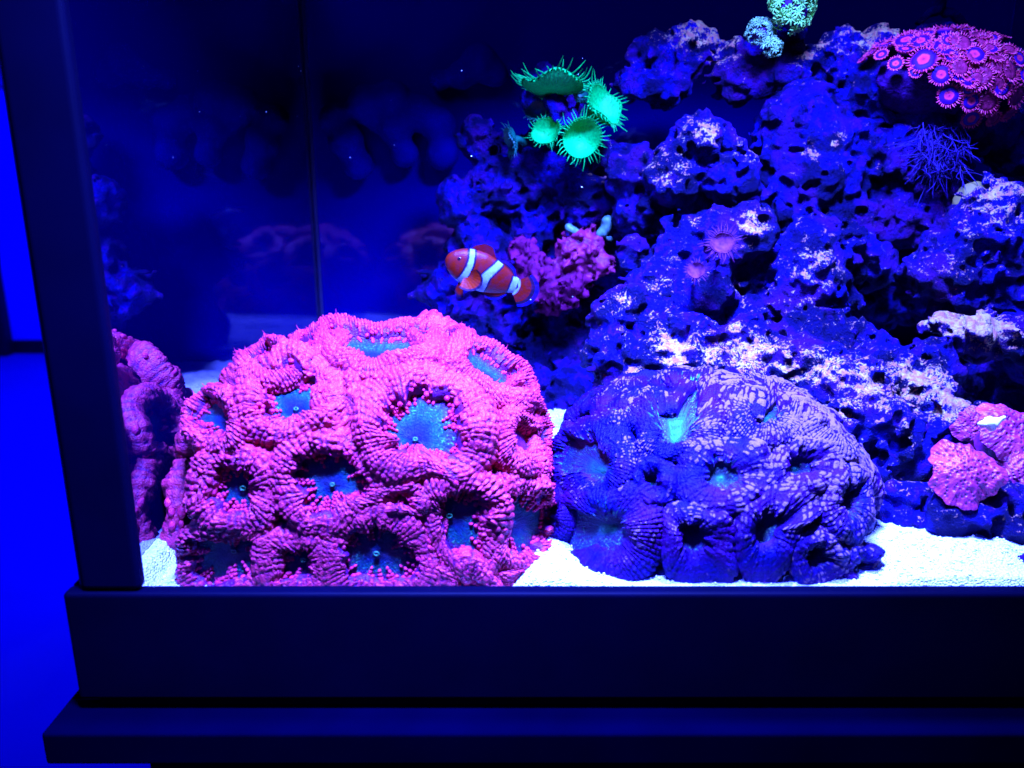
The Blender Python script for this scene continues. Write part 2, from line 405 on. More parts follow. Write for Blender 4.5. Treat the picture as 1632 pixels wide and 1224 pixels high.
def rock(label, bl, spots=(), h=.0017, amp=1.0, group='live rocks of the reef', glint0=0.0, pit=1.0, name='live_rock', up=.55, seed=0):
    P = np.array([at(b[0], b[1], b[2]) for b in bl]); r = np.array([b[3] * mpp(b[2], b[1]) for b in bl])
    fz = np.array([b[4] if len(b) > 4 else 1.0 for b in bl])
    lo = (P - r[:, None]).min(0) - .014; hi = (P + r[:, None]).max(0) + .014; lo[2] = max(lo[2], -.006)
    lo[1] = max(lo[1], .006); hi[1] = min(hi[1], YB - .004)
    n = np.ceil((hi - lo) / h).astype(int) + 1
    ax = [lo[k] + np.arange(n[k]) * h for k in range(3)]
    f = np.full(n, 1.0, np.float32)
    for p, rr, z in zip(P, r, fz):
        # only the neighbourhood of each blob
        i0 = [max(0, int((p[k] - rr * 1.5 - .02 - lo[k]) / h)) for k in range(3)]; i1 = [min(n[k], int((p[k] + rr * 1.5 + .02 - lo[k]) / h) + 2) for k in range(3)]
        if any(i1[k] <= i0[k] for k in range(3)): continue
        g = np.meshgrid(*[ax[k][i0[k]:i1[k]] for k in range(3)], indexing='ij')
        d = np.sqrt((g[0] - p[0]) ** 2 + (g[1] - p[1]) ** 2 + ((g[2] - p[2]) / z) ** 2) - rr
        sl = tuple(slice(i0[k], i1[k]) for k in range(3)); o = f[sl]; kk = .009
        hh = np.clip(.5 + .5 * (o - d) / kk, 0, 1); f[sl] = np.where(o > .5, d, o * (1 - hh) + d * hh - kk * hh * (1 - hh))
    band = np.abs(f) < .018; I = np.argwhere(band); Q = lo + I * h + seed * .37
    dsp = .0056 * fbm(Q / .030, 2) + .0040 * fbm(Q / .010, 2) - .0052 * np.abs(vnoise(Q / .0085 + 3.1)) + .0024 * vnoise(Q / .0044)
    kn = worley(Q / .0135); dsp += .0042 * np.clip(.62 - kn, 0, 1) * 1.6
    pt = worley(Q / .021 + 4.4); dsp -= pit * .0105 * np.clip(.36 - pt, 0, 1) / .36
    pt = worley(Q / .0105 + 2.4); dsp -= pit * .0042 * np.clip(.36 - pt, 0, 1) / .36
    f[band] -= (amp * dsp).astype(np.float32)
    f[0] = f[-1] = 1; f[:, 0] = f[:, -1] = 1; f[:, :, -1] = 1; f[:, :, 0] = 1
    V, Fq = surface_nets(f, lo, h)
    # painted highlight attribute, stronger on upward faces
    c = np.full(len(V), glint0)
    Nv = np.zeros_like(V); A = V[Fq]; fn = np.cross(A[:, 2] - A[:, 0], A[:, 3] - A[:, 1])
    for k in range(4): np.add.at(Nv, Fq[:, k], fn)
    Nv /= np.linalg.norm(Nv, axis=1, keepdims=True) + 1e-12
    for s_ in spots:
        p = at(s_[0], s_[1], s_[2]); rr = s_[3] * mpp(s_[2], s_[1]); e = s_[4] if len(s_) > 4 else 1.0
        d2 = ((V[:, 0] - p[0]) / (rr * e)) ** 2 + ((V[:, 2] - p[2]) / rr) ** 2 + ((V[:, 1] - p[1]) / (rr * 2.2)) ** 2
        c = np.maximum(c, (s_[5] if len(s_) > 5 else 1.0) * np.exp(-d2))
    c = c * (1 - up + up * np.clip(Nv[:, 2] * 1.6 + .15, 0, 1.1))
    o = mesh(name, V, Fq, ROCK, attrs={'crust': c}); tag(o, label, 'rock', group); return o  # 'crust' carries the painted highlights
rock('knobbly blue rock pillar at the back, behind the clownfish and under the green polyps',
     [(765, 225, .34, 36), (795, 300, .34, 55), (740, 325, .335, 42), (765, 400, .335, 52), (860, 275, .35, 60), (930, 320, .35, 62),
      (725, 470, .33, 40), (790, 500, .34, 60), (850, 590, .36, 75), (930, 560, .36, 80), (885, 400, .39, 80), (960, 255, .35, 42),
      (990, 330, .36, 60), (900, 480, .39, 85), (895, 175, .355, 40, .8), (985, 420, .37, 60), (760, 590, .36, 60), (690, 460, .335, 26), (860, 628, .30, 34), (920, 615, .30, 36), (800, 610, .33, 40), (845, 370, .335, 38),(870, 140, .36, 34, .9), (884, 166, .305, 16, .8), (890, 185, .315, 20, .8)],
     [(955, 360, .35, 34, 1, .75), (925, 262, .34, 40, 1, .5), (990, 265, .34, 45, 1.3, .8), (1000, 300, .34, 40, 1, .7)], glint0=.16, seed=1)
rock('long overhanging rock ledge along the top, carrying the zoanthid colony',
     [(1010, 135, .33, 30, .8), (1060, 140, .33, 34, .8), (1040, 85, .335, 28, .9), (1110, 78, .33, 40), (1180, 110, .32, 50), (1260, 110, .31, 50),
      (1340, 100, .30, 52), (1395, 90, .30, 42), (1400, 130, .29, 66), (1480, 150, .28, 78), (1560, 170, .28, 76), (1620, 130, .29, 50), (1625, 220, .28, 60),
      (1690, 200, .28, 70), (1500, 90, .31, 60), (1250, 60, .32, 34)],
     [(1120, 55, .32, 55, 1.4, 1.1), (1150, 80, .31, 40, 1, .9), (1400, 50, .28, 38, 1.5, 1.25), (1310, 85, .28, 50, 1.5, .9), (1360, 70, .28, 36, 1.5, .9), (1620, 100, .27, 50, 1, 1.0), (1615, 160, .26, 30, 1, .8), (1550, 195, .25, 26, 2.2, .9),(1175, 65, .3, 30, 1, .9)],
     glint0=.30, seed=2)
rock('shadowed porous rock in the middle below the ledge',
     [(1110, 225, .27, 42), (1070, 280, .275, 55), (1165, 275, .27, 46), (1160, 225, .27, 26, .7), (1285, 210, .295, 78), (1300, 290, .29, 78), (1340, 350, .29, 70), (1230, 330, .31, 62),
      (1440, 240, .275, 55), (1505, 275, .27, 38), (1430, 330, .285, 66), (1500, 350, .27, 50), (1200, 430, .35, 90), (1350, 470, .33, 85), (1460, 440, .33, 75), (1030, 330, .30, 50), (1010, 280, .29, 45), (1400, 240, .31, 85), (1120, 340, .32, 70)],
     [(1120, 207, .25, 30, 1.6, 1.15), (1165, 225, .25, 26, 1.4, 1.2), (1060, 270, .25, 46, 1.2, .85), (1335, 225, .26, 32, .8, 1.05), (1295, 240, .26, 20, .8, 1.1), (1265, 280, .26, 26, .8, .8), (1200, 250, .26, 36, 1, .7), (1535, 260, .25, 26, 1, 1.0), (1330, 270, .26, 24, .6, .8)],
     glint0=.30, seed=3)
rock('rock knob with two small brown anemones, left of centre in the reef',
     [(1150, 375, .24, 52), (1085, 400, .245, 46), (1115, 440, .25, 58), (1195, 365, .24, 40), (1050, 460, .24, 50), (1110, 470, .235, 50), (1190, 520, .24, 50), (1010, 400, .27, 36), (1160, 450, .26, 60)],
     [(1110, 345, .22, 22, 1.2, .9), (1200, 360, .22, 42, 1, 1.1), (1190, 385, .22, 24, 1, 1), (1070, 410, .22, 26, 1.4, .8), (1050, 450, .22, 34, 1, .75), (1180, 470, .22, 30, 1, .95)], glint0=.36, seed=4)
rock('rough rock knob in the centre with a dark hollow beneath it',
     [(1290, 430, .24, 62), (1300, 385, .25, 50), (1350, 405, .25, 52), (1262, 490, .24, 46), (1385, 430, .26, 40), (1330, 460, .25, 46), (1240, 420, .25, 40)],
     [(1300, 425, .22, 45, 1.3, .95), (1310, 415, .22, 20, 1.4, 1.1), (1280, 470, .22, 34, 1, .75), (1340, 440, .22, 30, 1, .6)], glint0=.38, seed=5)
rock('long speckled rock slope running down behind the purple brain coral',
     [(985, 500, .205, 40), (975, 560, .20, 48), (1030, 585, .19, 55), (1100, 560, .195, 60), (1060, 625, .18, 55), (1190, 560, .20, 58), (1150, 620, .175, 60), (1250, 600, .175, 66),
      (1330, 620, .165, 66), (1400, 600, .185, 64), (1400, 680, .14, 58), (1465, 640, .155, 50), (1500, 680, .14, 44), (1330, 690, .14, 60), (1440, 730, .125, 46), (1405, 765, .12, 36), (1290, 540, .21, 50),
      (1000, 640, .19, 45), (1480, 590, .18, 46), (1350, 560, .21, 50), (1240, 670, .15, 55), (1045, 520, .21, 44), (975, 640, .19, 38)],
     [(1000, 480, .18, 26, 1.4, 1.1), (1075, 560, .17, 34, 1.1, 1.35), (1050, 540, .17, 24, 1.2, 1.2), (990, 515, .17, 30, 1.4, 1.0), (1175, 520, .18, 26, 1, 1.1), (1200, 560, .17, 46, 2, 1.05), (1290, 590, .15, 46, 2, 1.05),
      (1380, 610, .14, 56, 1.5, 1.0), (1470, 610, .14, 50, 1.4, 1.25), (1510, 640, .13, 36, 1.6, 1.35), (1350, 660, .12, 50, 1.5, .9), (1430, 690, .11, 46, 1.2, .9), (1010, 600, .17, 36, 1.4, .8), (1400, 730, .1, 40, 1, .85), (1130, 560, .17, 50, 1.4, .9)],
     glint0=.42, seed=6)
rock('tall white-flecked rock at the right edge of the reef',
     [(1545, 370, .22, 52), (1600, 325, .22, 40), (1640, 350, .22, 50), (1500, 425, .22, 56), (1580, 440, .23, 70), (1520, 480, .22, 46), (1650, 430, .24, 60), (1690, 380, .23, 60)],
     [(1600, 300, .19, 50, 1.4, 1.3), (1620, 340, .19, 46, 1.2, 1.1), (1545, 365, .19, 30, 1, .9), (1530, 440, .19, 50, .8, .85), (1600, 430, .2, 30, 1, .6), (1490, 430, .19, 40, .8, .6)], glint0=.46, seed=7)
rock('pale flecked rock shelf jutting out at the right edge',
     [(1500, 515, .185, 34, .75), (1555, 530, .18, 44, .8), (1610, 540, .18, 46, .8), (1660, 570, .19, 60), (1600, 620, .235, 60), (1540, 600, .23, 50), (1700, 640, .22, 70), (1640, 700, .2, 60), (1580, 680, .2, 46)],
     [(1550, 515, .15, 60, 1.6, 1.9), (1600, 545, .15, 44, 1.4, 1.8), (1500, 505, .16, 30, 1.6, 1.5)], glint0=.3, seed=8)
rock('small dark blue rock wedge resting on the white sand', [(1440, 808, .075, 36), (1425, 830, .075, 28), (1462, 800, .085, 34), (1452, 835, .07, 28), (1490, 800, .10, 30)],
     [(1420, 775, .05, 14, 2, .9), (1465, 815, .04, 12, .8, .9)], h=.0014, amp=.75, glint0=.46, seed=9, pit=.9)
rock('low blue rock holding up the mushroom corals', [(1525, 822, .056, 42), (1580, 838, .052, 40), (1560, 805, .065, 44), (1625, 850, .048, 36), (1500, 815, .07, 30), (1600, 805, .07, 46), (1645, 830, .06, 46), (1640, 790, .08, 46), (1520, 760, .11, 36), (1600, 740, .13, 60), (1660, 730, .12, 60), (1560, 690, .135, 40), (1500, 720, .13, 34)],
     [(1560, 800, .04, 24, 1.6, .9), (1590, 830, .04, 14, 1, .7), (1470, 690, .1, 26, 2, 1.1), (1570, 655, .1, 26, 3, 1.2), (1490, 715, .1, 22, 1.5, .9)], h=.0015, amp=.75, pit=.8, glint0=.42, seed=10)
rock('dark little rock at the lower right corner against the glass', [(1630, 915, .018, 17), (1650, 900, .02, 22)], [], h=.0011, amp=.3, glint0=.15, seed=11, pit=.3)
rock('blurred rock mass in the dark right background', [(1580, 520, .36, 90), (1620, 460, .36, 80)], [], seed=12, glint0=0)

# ------------------------------------------------------------------ brain-type corals with polyps
class Ell:
    """rounded dome: exponent a in plan, b in height"""
    def __init__(s, c, r, a=2.0, b=2.0): s.c = np.array(c, float); s.r = np.array(r, float); s.a = a; s.b = b
    def f(s, P):
        q = np.abs((P - s.c) / s.r); g = q[..., 0] ** s.a + q[..., 1] ** s.a
        return (g ** (s.b / s.a) + q[..., 2] ** s.b) ** (1 / s.b)
    def cast(s, px, py):
        d = ray(px, py); t0 = np.linalg.norm(s.c - CAM); ts = np.linspace(t0 - .2, t0 + .16, 260)
        fv = s.f(CAM + d[..., None, :] * ts[:, None]) - 1; inside = fv < 0; hit = inside.any(-1)
        k = np.where(hit, inside.argmax(-1), fv.argmin(-1)); k0 = np.maximum(k - 1, 0)
        f0 = np.take_along_axis(fv, k0[..., None], -1)[..., 0]; f1 = np.take_along_axis(fv, k[..., None], -1)[..., 0]
        w_ = np.where(hit & (f0 > f1), f0 / np.where(f0 > f1, f0 - f1, 1), 1.); t = ts[k0] * (1 - w_) + ts[k] * w_
        return s.proj(CAM + d * t[..., None])
    def proj(s, P):
        return s.c + (P - s.c) / (s.f(P) + 1e-12)[..., None]
    def nrm(s, P):
        q = (P - s.c) / s.r; n = np.sign(q) * np.abs(q) ** (s.a - 1) / s.r; g = (np.abs(q[..., :2]) ** s.a).sum(-1) + 1e-9
        n[..., :2] *= (g ** (s.b / s.a - 1))[..., None]; n[..., 2] = np.sign(q[..., 2]) * np.abs(q[..., 2]) ** (s.b - 1) / s.r[2]; return n / np.linalg.norm(n, axis=-1, keepdims=True)
def smooth_loop(P, n):
    P = np.asarray(P, float); k = len(P); t = np.arange(n) * k / n; i = t.astype(int); f = (t - i)[:, None]
    a, b, c, d = P[(i - 1) % k], P[i % k], P[(i + 1) % k], P[(i + 2) % k]
    return .5 * (2 * b + (c - a) * f + (2 * a - 5 * b + 4 * c - d) * f ** 2 + (3 * b - a - 3 * c + d) * f ** 3)
class Polyp:
    def __init__(s, E, cen, outline, W, H, sink, seed, cap=.36):
        s.E = E; s.C = E.cast(*map(np.float64, cen)); ol = np.array(outline, float)
        lp = smooth_loop(ol, 720); an = np.linspace(0, 2 * math.pi, 720, endpoint=False); lp = np.array(cen) + (lp - np.array(cen)) * (1 + .085 * vnoise(np.stack([np.cos(an) * 1.9 + seed * 5.1, np.sin(an) * 1.9, an * 0 + .5], -1)) + .05 * vnoise(np.stack([np.cos(an) * 4 + seed * 2.1, np.sin(an) * 4, an * 0 + 1.5], -1)))[:, None]; s.O = E.cast(lp[:, 0], lp[:, 1]); s.W = W; s.H = H; s.sink = sink; s.seed = seed
        g = np.linspace(0, 1, 720, endpoint=False); a = g * 2 * math.pi
        L = np.linalg.norm(s.O - s.C, axis=1)
        nz = vnoise(np.stack([np.cos(a) * 1.6 + seed * 3.1, np.sin(a) * 1.6, a * 0 + seed], -1))
        nz2 = vnoise(np.stack([np.cos(a) * 3.5 + seed * 3.1, np.sin(a) * 3.5, a * 0 + seed + .5], -1))
        s.L = L; s.hw = np.minimum(W * .5 * (1 + .30 * nz2), L * cap) / L          # half width in v
        s.vm = 1 - s.hw * (1 + 0.0); s.Hu = H * (1 + .45 * nz)
    def I(s, A, u):
        t = (u % 1.0) * 720; i = t.astype(int) % 720; f = t - np.floor(t); j = (i + 1) % 720
        if A.ndim == 2: f = f[..., None]
        return A[i] * (1 - f) + A[j] * f
    def pos(s, u, v, h):
        O = s.I(s.O, u); B = s.E.proj(s.C + (O - s.C) * v[..., None]); return B + s.E.nrm(B) * h[..., None]
    def roll(s, u, phi, lift=0.):
        """phi 0 = inner foot, pi = outer foot"""
        hw, vm, H = s.I(s.hw, u), s.I(s.vm, u), s.I(s.Hu, u)
        k = 1 + lift; return s.pos(u, vm - hw * np.cos(phi) * k, H * np.sin(phi) * k + 0.0)
    def disc(s, u, q):
        """q 0..1 from centre to inner foot"""
        hw, vm, H = s.I(s.hw, u), s.I(s.vm, u), s.I(s.Hu, u); v0 = vm - hw * .9
        h = -s.sink * (1 - q ** 2.2) - .0006 + .0009 * np.exp(-(q / .16) ** 2)
        return s.pos(u, v0 * q, h)
    def surface(s, nu=220, nd=22, nr=16, wrinkle=None):
        u = np.linspace(0, 1, nu, endpoint=False)
        q = np.linspace(0.03, 1, nd); U, Q = np.meshgrid(u, q, indexing='ij'); D = s.disc(U, Q)
        uvd = np.stack([U, Q], -1)
        ph = np.linspace(.12, math.pi * 1.22, nr); U2, PH = np.meshgrid(u, ph, indexing='ij')
        Rr = s.roll(U2, PH, wrinkle(U2, PH) if wrinkle else 0.)
        uvr = np.stack([U2, 1 + PH / math.pi], -1)
        V = np.concatenate([D, Rr], 1); uv = np.concatenate([uvd, uvr], 1)
        Fc = grid_faces(nu, nd + nr); mi = np.tile((np.arange(nd + nr - 1) >= nd - 1).astype(int), nu)
        V = V.reshape(-1, 3); uv = uv.reshape(-1, 2)
        V = np.vstack([V, s.disc(np.array([0.]), np.array([0.001]))]); uv = np.vstack([uv, [[0, 0]]])
        ci = len(V) - 1; idx = np.arange(nu) * (nd + nr)
        tri = np.stack([np.full(nu, ci), np.roll(idx, -1), idx, idx], -1)
        return V, Fc, uv, mi, tri
def hash2(a, b): return np.modf(np.abs(np.sin(a * 12.9898 + b * 78.233 + .37) * 43758.5453))[0]
def frill(U, PH, n, m, sd, ragged=.8):
    """fleshy radial ridges broken into swollen segments, height 0..1.2"""
    an = U * 2 * math.pi; a = U * n + .55 * vnoise(np.stack([np.cos(an) * 5 + sd, np.sin(an) * 5, PH * .7], -1)) + .22 * vnoise(np.stack([np.cos(an) * 30 + sd, np.sin(an) * 30, PH * 4], -1))
    col = np.floor(a) % n; fa = a - np.floor(a) - .5; hc = hash2(col, sd); b = PH / (1.2 * math.pi) * m * (.85 + .3 * hc) + hc * 5
    b = b + .16 * np.sin(b * 2.3 + hc * 9) ; row = np.floor(b); fb = b - row - .5; hb = hash2(col * 3.1 + sd, row)
    wd = .42 + .10 * hb; ridge = np.clip(1 - (np.abs(fa) / wd) ** 2.6, 0, 1) ** .6; seg = np.clip(1 - (np.abs(fb) / .54) ** 2.2, 0, 1) ** .75
    st = .15 + ragged * hash2(col, sd + 3.3) ; on = np.clip((PH - st) / .22, 0, 1)
    return ridge * (.14 + (.52 + .50 * hb) * seg) * on
def torus_ring(c, n, ra, rb, rt, k=20, m=8):
    T, B, N = frames(np.asarray(n)[None]); T, B, N = T[0], B[0], N[0]
    a = np.linspace(0, 2 * math.pi, k, endpoint=False); p = np.linspace(0, 2 * math.pi, m, endpoint=False); A, Pp = np.meshgrid(a, p, indexing='ij')
    V = c + (np.cos(A) * (ra + rt * np.cos(Pp)))[..., None] * T + (np.sin(A) * (rb + rt * np.cos(Pp)))[..., None] * B + (rt * np.sin(Pp))[..., None] * N
    idx = np.arange(k * m).reshape(k, m); r = np.roll
    return V.reshape(-1, 3), np.stack([idx, r(idx, -1, 0), r(r(idx, -1, 0), -1, 1), r(idx, -1, 1)], -1).reshape(-1, 4)
def beads_for(p, pitch=.0031, seed=0, fin=.45, hair=0):
    g = np.random.default_rng(seed)
    mid = s_ = p.roll(np.linspace(0, 1, 721), np.full(721, 1.4)); per = np.linalg.norm(np.diff(mid, axis=0), axis=1)
    cum = np.r_[0, np.cumsum(per)]; n = int(cum[-1] / pitch)
    uu = np.interp((np.arange(n) + g.uniform(-.18, .18, n)) / n * cum[-1] % cum[-1], cum, np.linspace(0, 1, 721))
    U, PH, DISC_Q, S, K = [], [], [], [], []
    wob = g.uniform(-.08, .08, n)
    for i in range(n):
        hw = float(p.I(p.hw * p.L, np.array([uu[i]]))[0]); H = float(p.I(p.Hu, np.array([uu[i]]))[0])
        arc = math.pi * 1.2 * math.sqrt((hw * hw + H * H) / 2); m = max(5, int(arc / (pitch * .80)))
        st = g.uniform(.0, .45); ph = np.linspace(st, math.pi * 1.2, m) + g.uniform(-.09, .09, m)
        u_ = uu[i] + wob[i] * .0 + g.uniform(-.12, .12, m) * pitch / cum[-1]
        for a, b in zip(u_, ph):
            if g.random() > .10: continue
            U.append(a); PH.append(b); DISC_Q.append(-1); S.append(g.uniform(.74, 1.22))
        for _ in range(int(m * .12)): U.append(uu[i] + g.uniform(-.5, .5) * pitch / cum[-1]); PH.append(g.uniform(st, 3.6)); DISC_Q.append(-1); S.append(g.uniform(.42, .66))
        if g.random() < fin:           # a finger of papillae running on into the disc
            k = g.integers(1, 5)
            q = 1 - np.arange(k) * pitch * .8 / max(float((p.I(p.L, np.array([uu[i]])))[0]) * .6, .004)
            for j, b in enumerate(q):
                if b < .45: break
                U.append(uu[i]); PH.append(0); DISC_Q.append(b); S.append(1.05 - .08 * j)
    U = np.array(U); PH = np.array(PH); Q = np.array(DISC_Q); S = np.array(S)
    onr = Q < 0
    P = np.where(onr[:, None], p.roll(U, PH), p.disc(U, np.clip(Q, 0, 1)))
    P2 = np.where(onr[:, None], p.roll(U + 1e-3, PH), p.disc(U + 1e-3, np.clip(Q, 0, 1)))
    P3 = np.where(onr[:, None], p.roll(U, PH + .02), p.disc(U, np.clip(Q, 0, 1) - .01)); 
    Tu = P2 - P; du = np.linalg.norm(Tu, axis=1) / 1e-3; Tu /= np.linalg.norm(Tu, axis=1, keepdims=True) + 1e-12
    Tv = P3 - P; Tv -= (Tv * Tu).sum(1, keepdims=True) * Tu; Tv /= np.linalg.norm(Tv, axis=1, keepdims=True) + 1e-12
    Nn = np.cross(Tu, Tv); En = p.E.nrm(P); 
    hwm = np.where(onr, np.sin(np.clip(PH, 0, math.pi)), 1)
    rad = np.cross(En, Tu); out = P - p.roll(U, np.full(len(U), math.pi / 2), -.999) 
    sg = np.sign((Nn * np.where(onr[:, None], out + En * .001, En)).sum(1)); Nn *= sg[:, None]
    big = (S > .7); su = np.clip(du / n * .52, pitch * .24, pitch * .66) * S; sv = pitch * .44 * S; sn = pitch * .50 * S * np.where(big, 1, 1.25)
    V, Fc = blobs(P + Nn * (sn * np.where(big, .25, .7))[:, None], Tu * su[:, None], Tv * sv[:, None], Nn * sn[:, None], ICO2)
    parts = [(V, np.c_[Fc, Fc[:, 2:3]])] if False else [(V, Fc)]
    hv = None
    if hair:
        up = np.where((Nn[:, 2] > .35) & onr)[0]; pick = g.choice(up, min(len(up), hair), replace=False) if len(up) else []
        if len(pick):
            a = P[pick] + Nn[pick] * sn[pick][:, None]; d = Nn[pick] + g.normal(0, .35, (len(pick), 3)); ln = g.uniform(.0012, .0030, len(pick))[:, None]
            path = np.stack([a, a + d * ln * .5, a + d * ln + np.array([0, 0, .0005])], 1)
            hv = tubes(path, np.array([.00032, .00022, .00006]), 4)
    return V, Fc, hv
def dens(p, pitch):
    x = p.roll(np.linspace(0, 1, 361), np.full(361, 1.4)); per = np.linalg.norm(np.diff(x, axis=0), axis=1).sum()
    arc = math.pi * 1.2 * math.sqrt(((p.hw * p.L).mean() ** 2 + p.Hu.mean() ** 2) / 2); return max(12, int(per / pitch)), max(4, int(arc / (pitch * .86)))
def add_polyp(parent, p, mats, seed, pitch, fin, hair, res=6, mouth=None, bead_mat=None, amp=.0023, ragged=.8):
    n, m = dens(p, pitch); sd = seed * 1.37; nu = n * res; nr = int(m * res * .95); k = amp / p.H
    wr = lambda U, PH: frill(U, PH, n, m, sd, ragged) * k + .05 * vnoise(np.stack([np.cos(U * 6.2832) * 4 + sd, np.sin(U * 6.2832) * 4, PH * 1.5], -1))
    V, Fc, uv, mi, tri = p.surface(nu=nu, nr=nr, nd=20, wrinkle=wr)
    U2, PH = np.meshgrid(np.linspace(0, 1, nu, endpoint=False), np.linspace(.12, math.pi * 1.22, nr), indexing='ij')
    hg = np.zeros((nu, 20 + nr)); hg[:, 20:] = frill(U2, PH, n, m, sd, ragged); hg = np.append(hg.ravel(), 0)
    Fl = [list(map(int, f)) for f in Fc] + [[int(t[0]), int(t[1]), int(t[2])] for t in tri]
    o = mesh('polyp', V, Fl, mats, parent, uv=uv, mat_idx=list(mi) + [0] * len(tri), attrs={'hgt': hg})
    if bead_mat:
        bv, bf, hv = beads_for(p, pitch, seed, fin, hair)
        if hv is not None:
            hf = hv[1]; t3 = np.vstack([hf[:, [0, 1, 2]], hf[:, [0, 2, 3]]]); bv, bf = join([(bv, bf), (hv[0], t3)])
        b = mesh('papillae', bv, bf, bead_mat, o, attrs={'hgt': np.ones(len(bv))}); b['kind'] = 'stuff'
    if mouth is not None:
        c = p.disc(np.array([0.]), np.array([.001]))[0]; n_ = p.E.nrm(c)
        tv, tf = torus_ring(c + n_ * .0008, n_, .0011 * mouth, .0008 * mouth, .00036)
        mesh('mouth', tv, tf, MOUTH, o)
    return o

# --- the pink one
PE = Ell((-.0835, .0930, -.022), (.1015, .0850, .1215), 4.0, 3.1)
pinkc = empty('brain_coral', (-.091, .098, 0), 'large bubblegum-pink brain coral with blue-green centres, front left on the sand', 'coral')
def pe(cx, cy, rx, ry, rot=0, n=12, jag=.07, seed=0):
    g = np.random.default_rng(seed + 100); a = np.linspace(0, 2 * math.pi, n, endpoint=False); k = 1 + g.uniform(-jag, jag, n)
    x = np.cos(a) * rx * k; y = np.sin(a) * ry * k; r = R(rot); return [(cx + x[i] * math.cos(r) - y[i] * math.sin(r), cy + x[i] * math.sin(r) + y[i] * math.cos(r)) for i in range(n)]
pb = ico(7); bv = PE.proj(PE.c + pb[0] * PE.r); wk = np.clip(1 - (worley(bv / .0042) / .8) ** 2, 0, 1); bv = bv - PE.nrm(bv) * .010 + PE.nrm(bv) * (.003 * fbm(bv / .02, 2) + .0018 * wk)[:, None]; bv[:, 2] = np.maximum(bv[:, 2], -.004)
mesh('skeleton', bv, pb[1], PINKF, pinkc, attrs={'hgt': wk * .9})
pb = ico(5)
POL = [  # centre, outline, W, H, sink
 ((598, 578), [(505, 560), (520, 525), (560, 508), (605, 504), (650, 512), (692, 530), (706, 562), (690, 592), (650, 606), (600, 618), (550, 606), (516, 588)], .019, .010, .010),
 ((472, 652), [(382, 650), (392, 612), (425, 588), (470, 580), (515, 588), (552, 606), (562, 640), (548, 672), (505, 700), (452, 715), (405, 705), (385, 682)], .021, .012, .012),
 ((366, 676), [(308, 680), (318, 648), (345, 630), (378, 628), (398, 645), (402, 680), (396, 712), (370, 730), (335, 728), (312, 708)], .014, .009, .008),
 ((662, 700), [(566, 680), (568, 630), (598, 600), (640, 594), (690, 594), (735, 606), (770, 640), (786, 690), (778, 735), (735, 770), (680, 765), (630, 776), (590, 750), (570, 715)], .021, .013, .013),
 ((755, 604), [(698, 598), (706, 562), (738, 545), (780, 552), (812, 578), (830, 612), (838, 650), (822, 668), (795, 658), (765, 640), (725, 622)], .018, .010, .009),
 ((812, 700), [(788, 668), (822, 640), (848, 660), (862, 700), (868, 745), (850, 765), (812, 758), (788, 730)], .017, .009, .004),
 ((388, 778), [(312, 778), (322, 735), (350, 712), (395, 706), (432, 722), (448, 760), (444, 800), (430, 836), (390, 850), (345, 842), (318, 815)], .018, .010, .011),
 ((530, 772), [(440, 770), (438, 728), (465, 700), (510, 690), (560, 690), (600, 712), (624, 750), (628, 790), (596, 805), (566, 832), (528, 850), (480, 846), (452, 815)], .019, .012, .013),
 ((716, 822), [(672, 812), (672, 770), (698, 748), (740, 744), (772, 752), (798, 778), (806, 820), (798, 862), (790, 905), (745, 918), (705, 900), (684, 862)], .018, .011, .012),
 ((812, 838), [(768, 846), (774, 796), (792, 760), (822, 748), (848, 762), (862, 800), (864, 850), (856, 888), (832, 908), (796, 905), (776, 880)], .016, .010, .010),
 ((374, 878), [(292, 882), (300, 846), (330, 828), (380, 826), (425, 830), (448, 856), (448, 898), (440, 936), (380, 952), (315, 946), (290, 918)], .017, .010, .009),
 ((484, 892), [(404, 896), (412, 862), (440, 842), (478, 834), (512, 846), (532, 872), (532, 910), (514, 944), (470, 952), (420, 940)], .017, .010, .009),
 ((600, 882), [(508, 884), (514, 838), (545, 806), (592, 795), (640, 800), (676, 828), (696, 872), (700, 915), (680, 952), (610, 962), (545, 952), (514, 925)], .020, .012, .012),
 ((424, 592), [(385, 612), (398, 572), (430, 556), (470, 560), (500, 572), (506, 598), (470, 618), (420, 624)], .016, .008, .002),
 ((500, 545), [(470, 562), (490, 528), (530, 512), (560, 520), (548, 552), (520, 575), (490, 580)], .014, .007, .002),
 ((690, 535), [(640, 520), (668, 508), (705, 520), (740, 545), (738, 575), (705, 572), (665, 552)], .014, .008, .002),
 ((742, 925), [(694, 900), (720, 882), (760, 880), (780, 905), (790, 940), (740, 955), (700, 940)], .015, .008, .002),
 ((838, 908), [(788, 905), (820, 890), (852, 880), (868, 900), (860, 935), (815, 945), (786, 930)], .015, .008, .002),
 ((822, 632), [(795, 630), (815, 605), (838, 625), (850, 660), (848, 690), (822, 680), (800, 660)], .012, .007, .002),
 ((640, 792), [(590, 780), (625, 765), (670, 765), (688, 790), (680, 820), (640, 815), (605, 812)], .014, .009, .002),
 ((855, 720), [(842, 680), (862, 690), (874, 740), (878, 790), (860, 800), (845, 760)], .011, .006, .001),
 ((540, 632), [(500, 640), (520, 610), (560, 600), (580, 625), (570, 665), (535, 690), (508, 670)], .013, .008, .001),
 ((330, 745), [(305, 790), (312, 742), (335, 722), (352, 735), (345, 780), (322, 820)], .010, .006, .001),
]
bead_ps = []
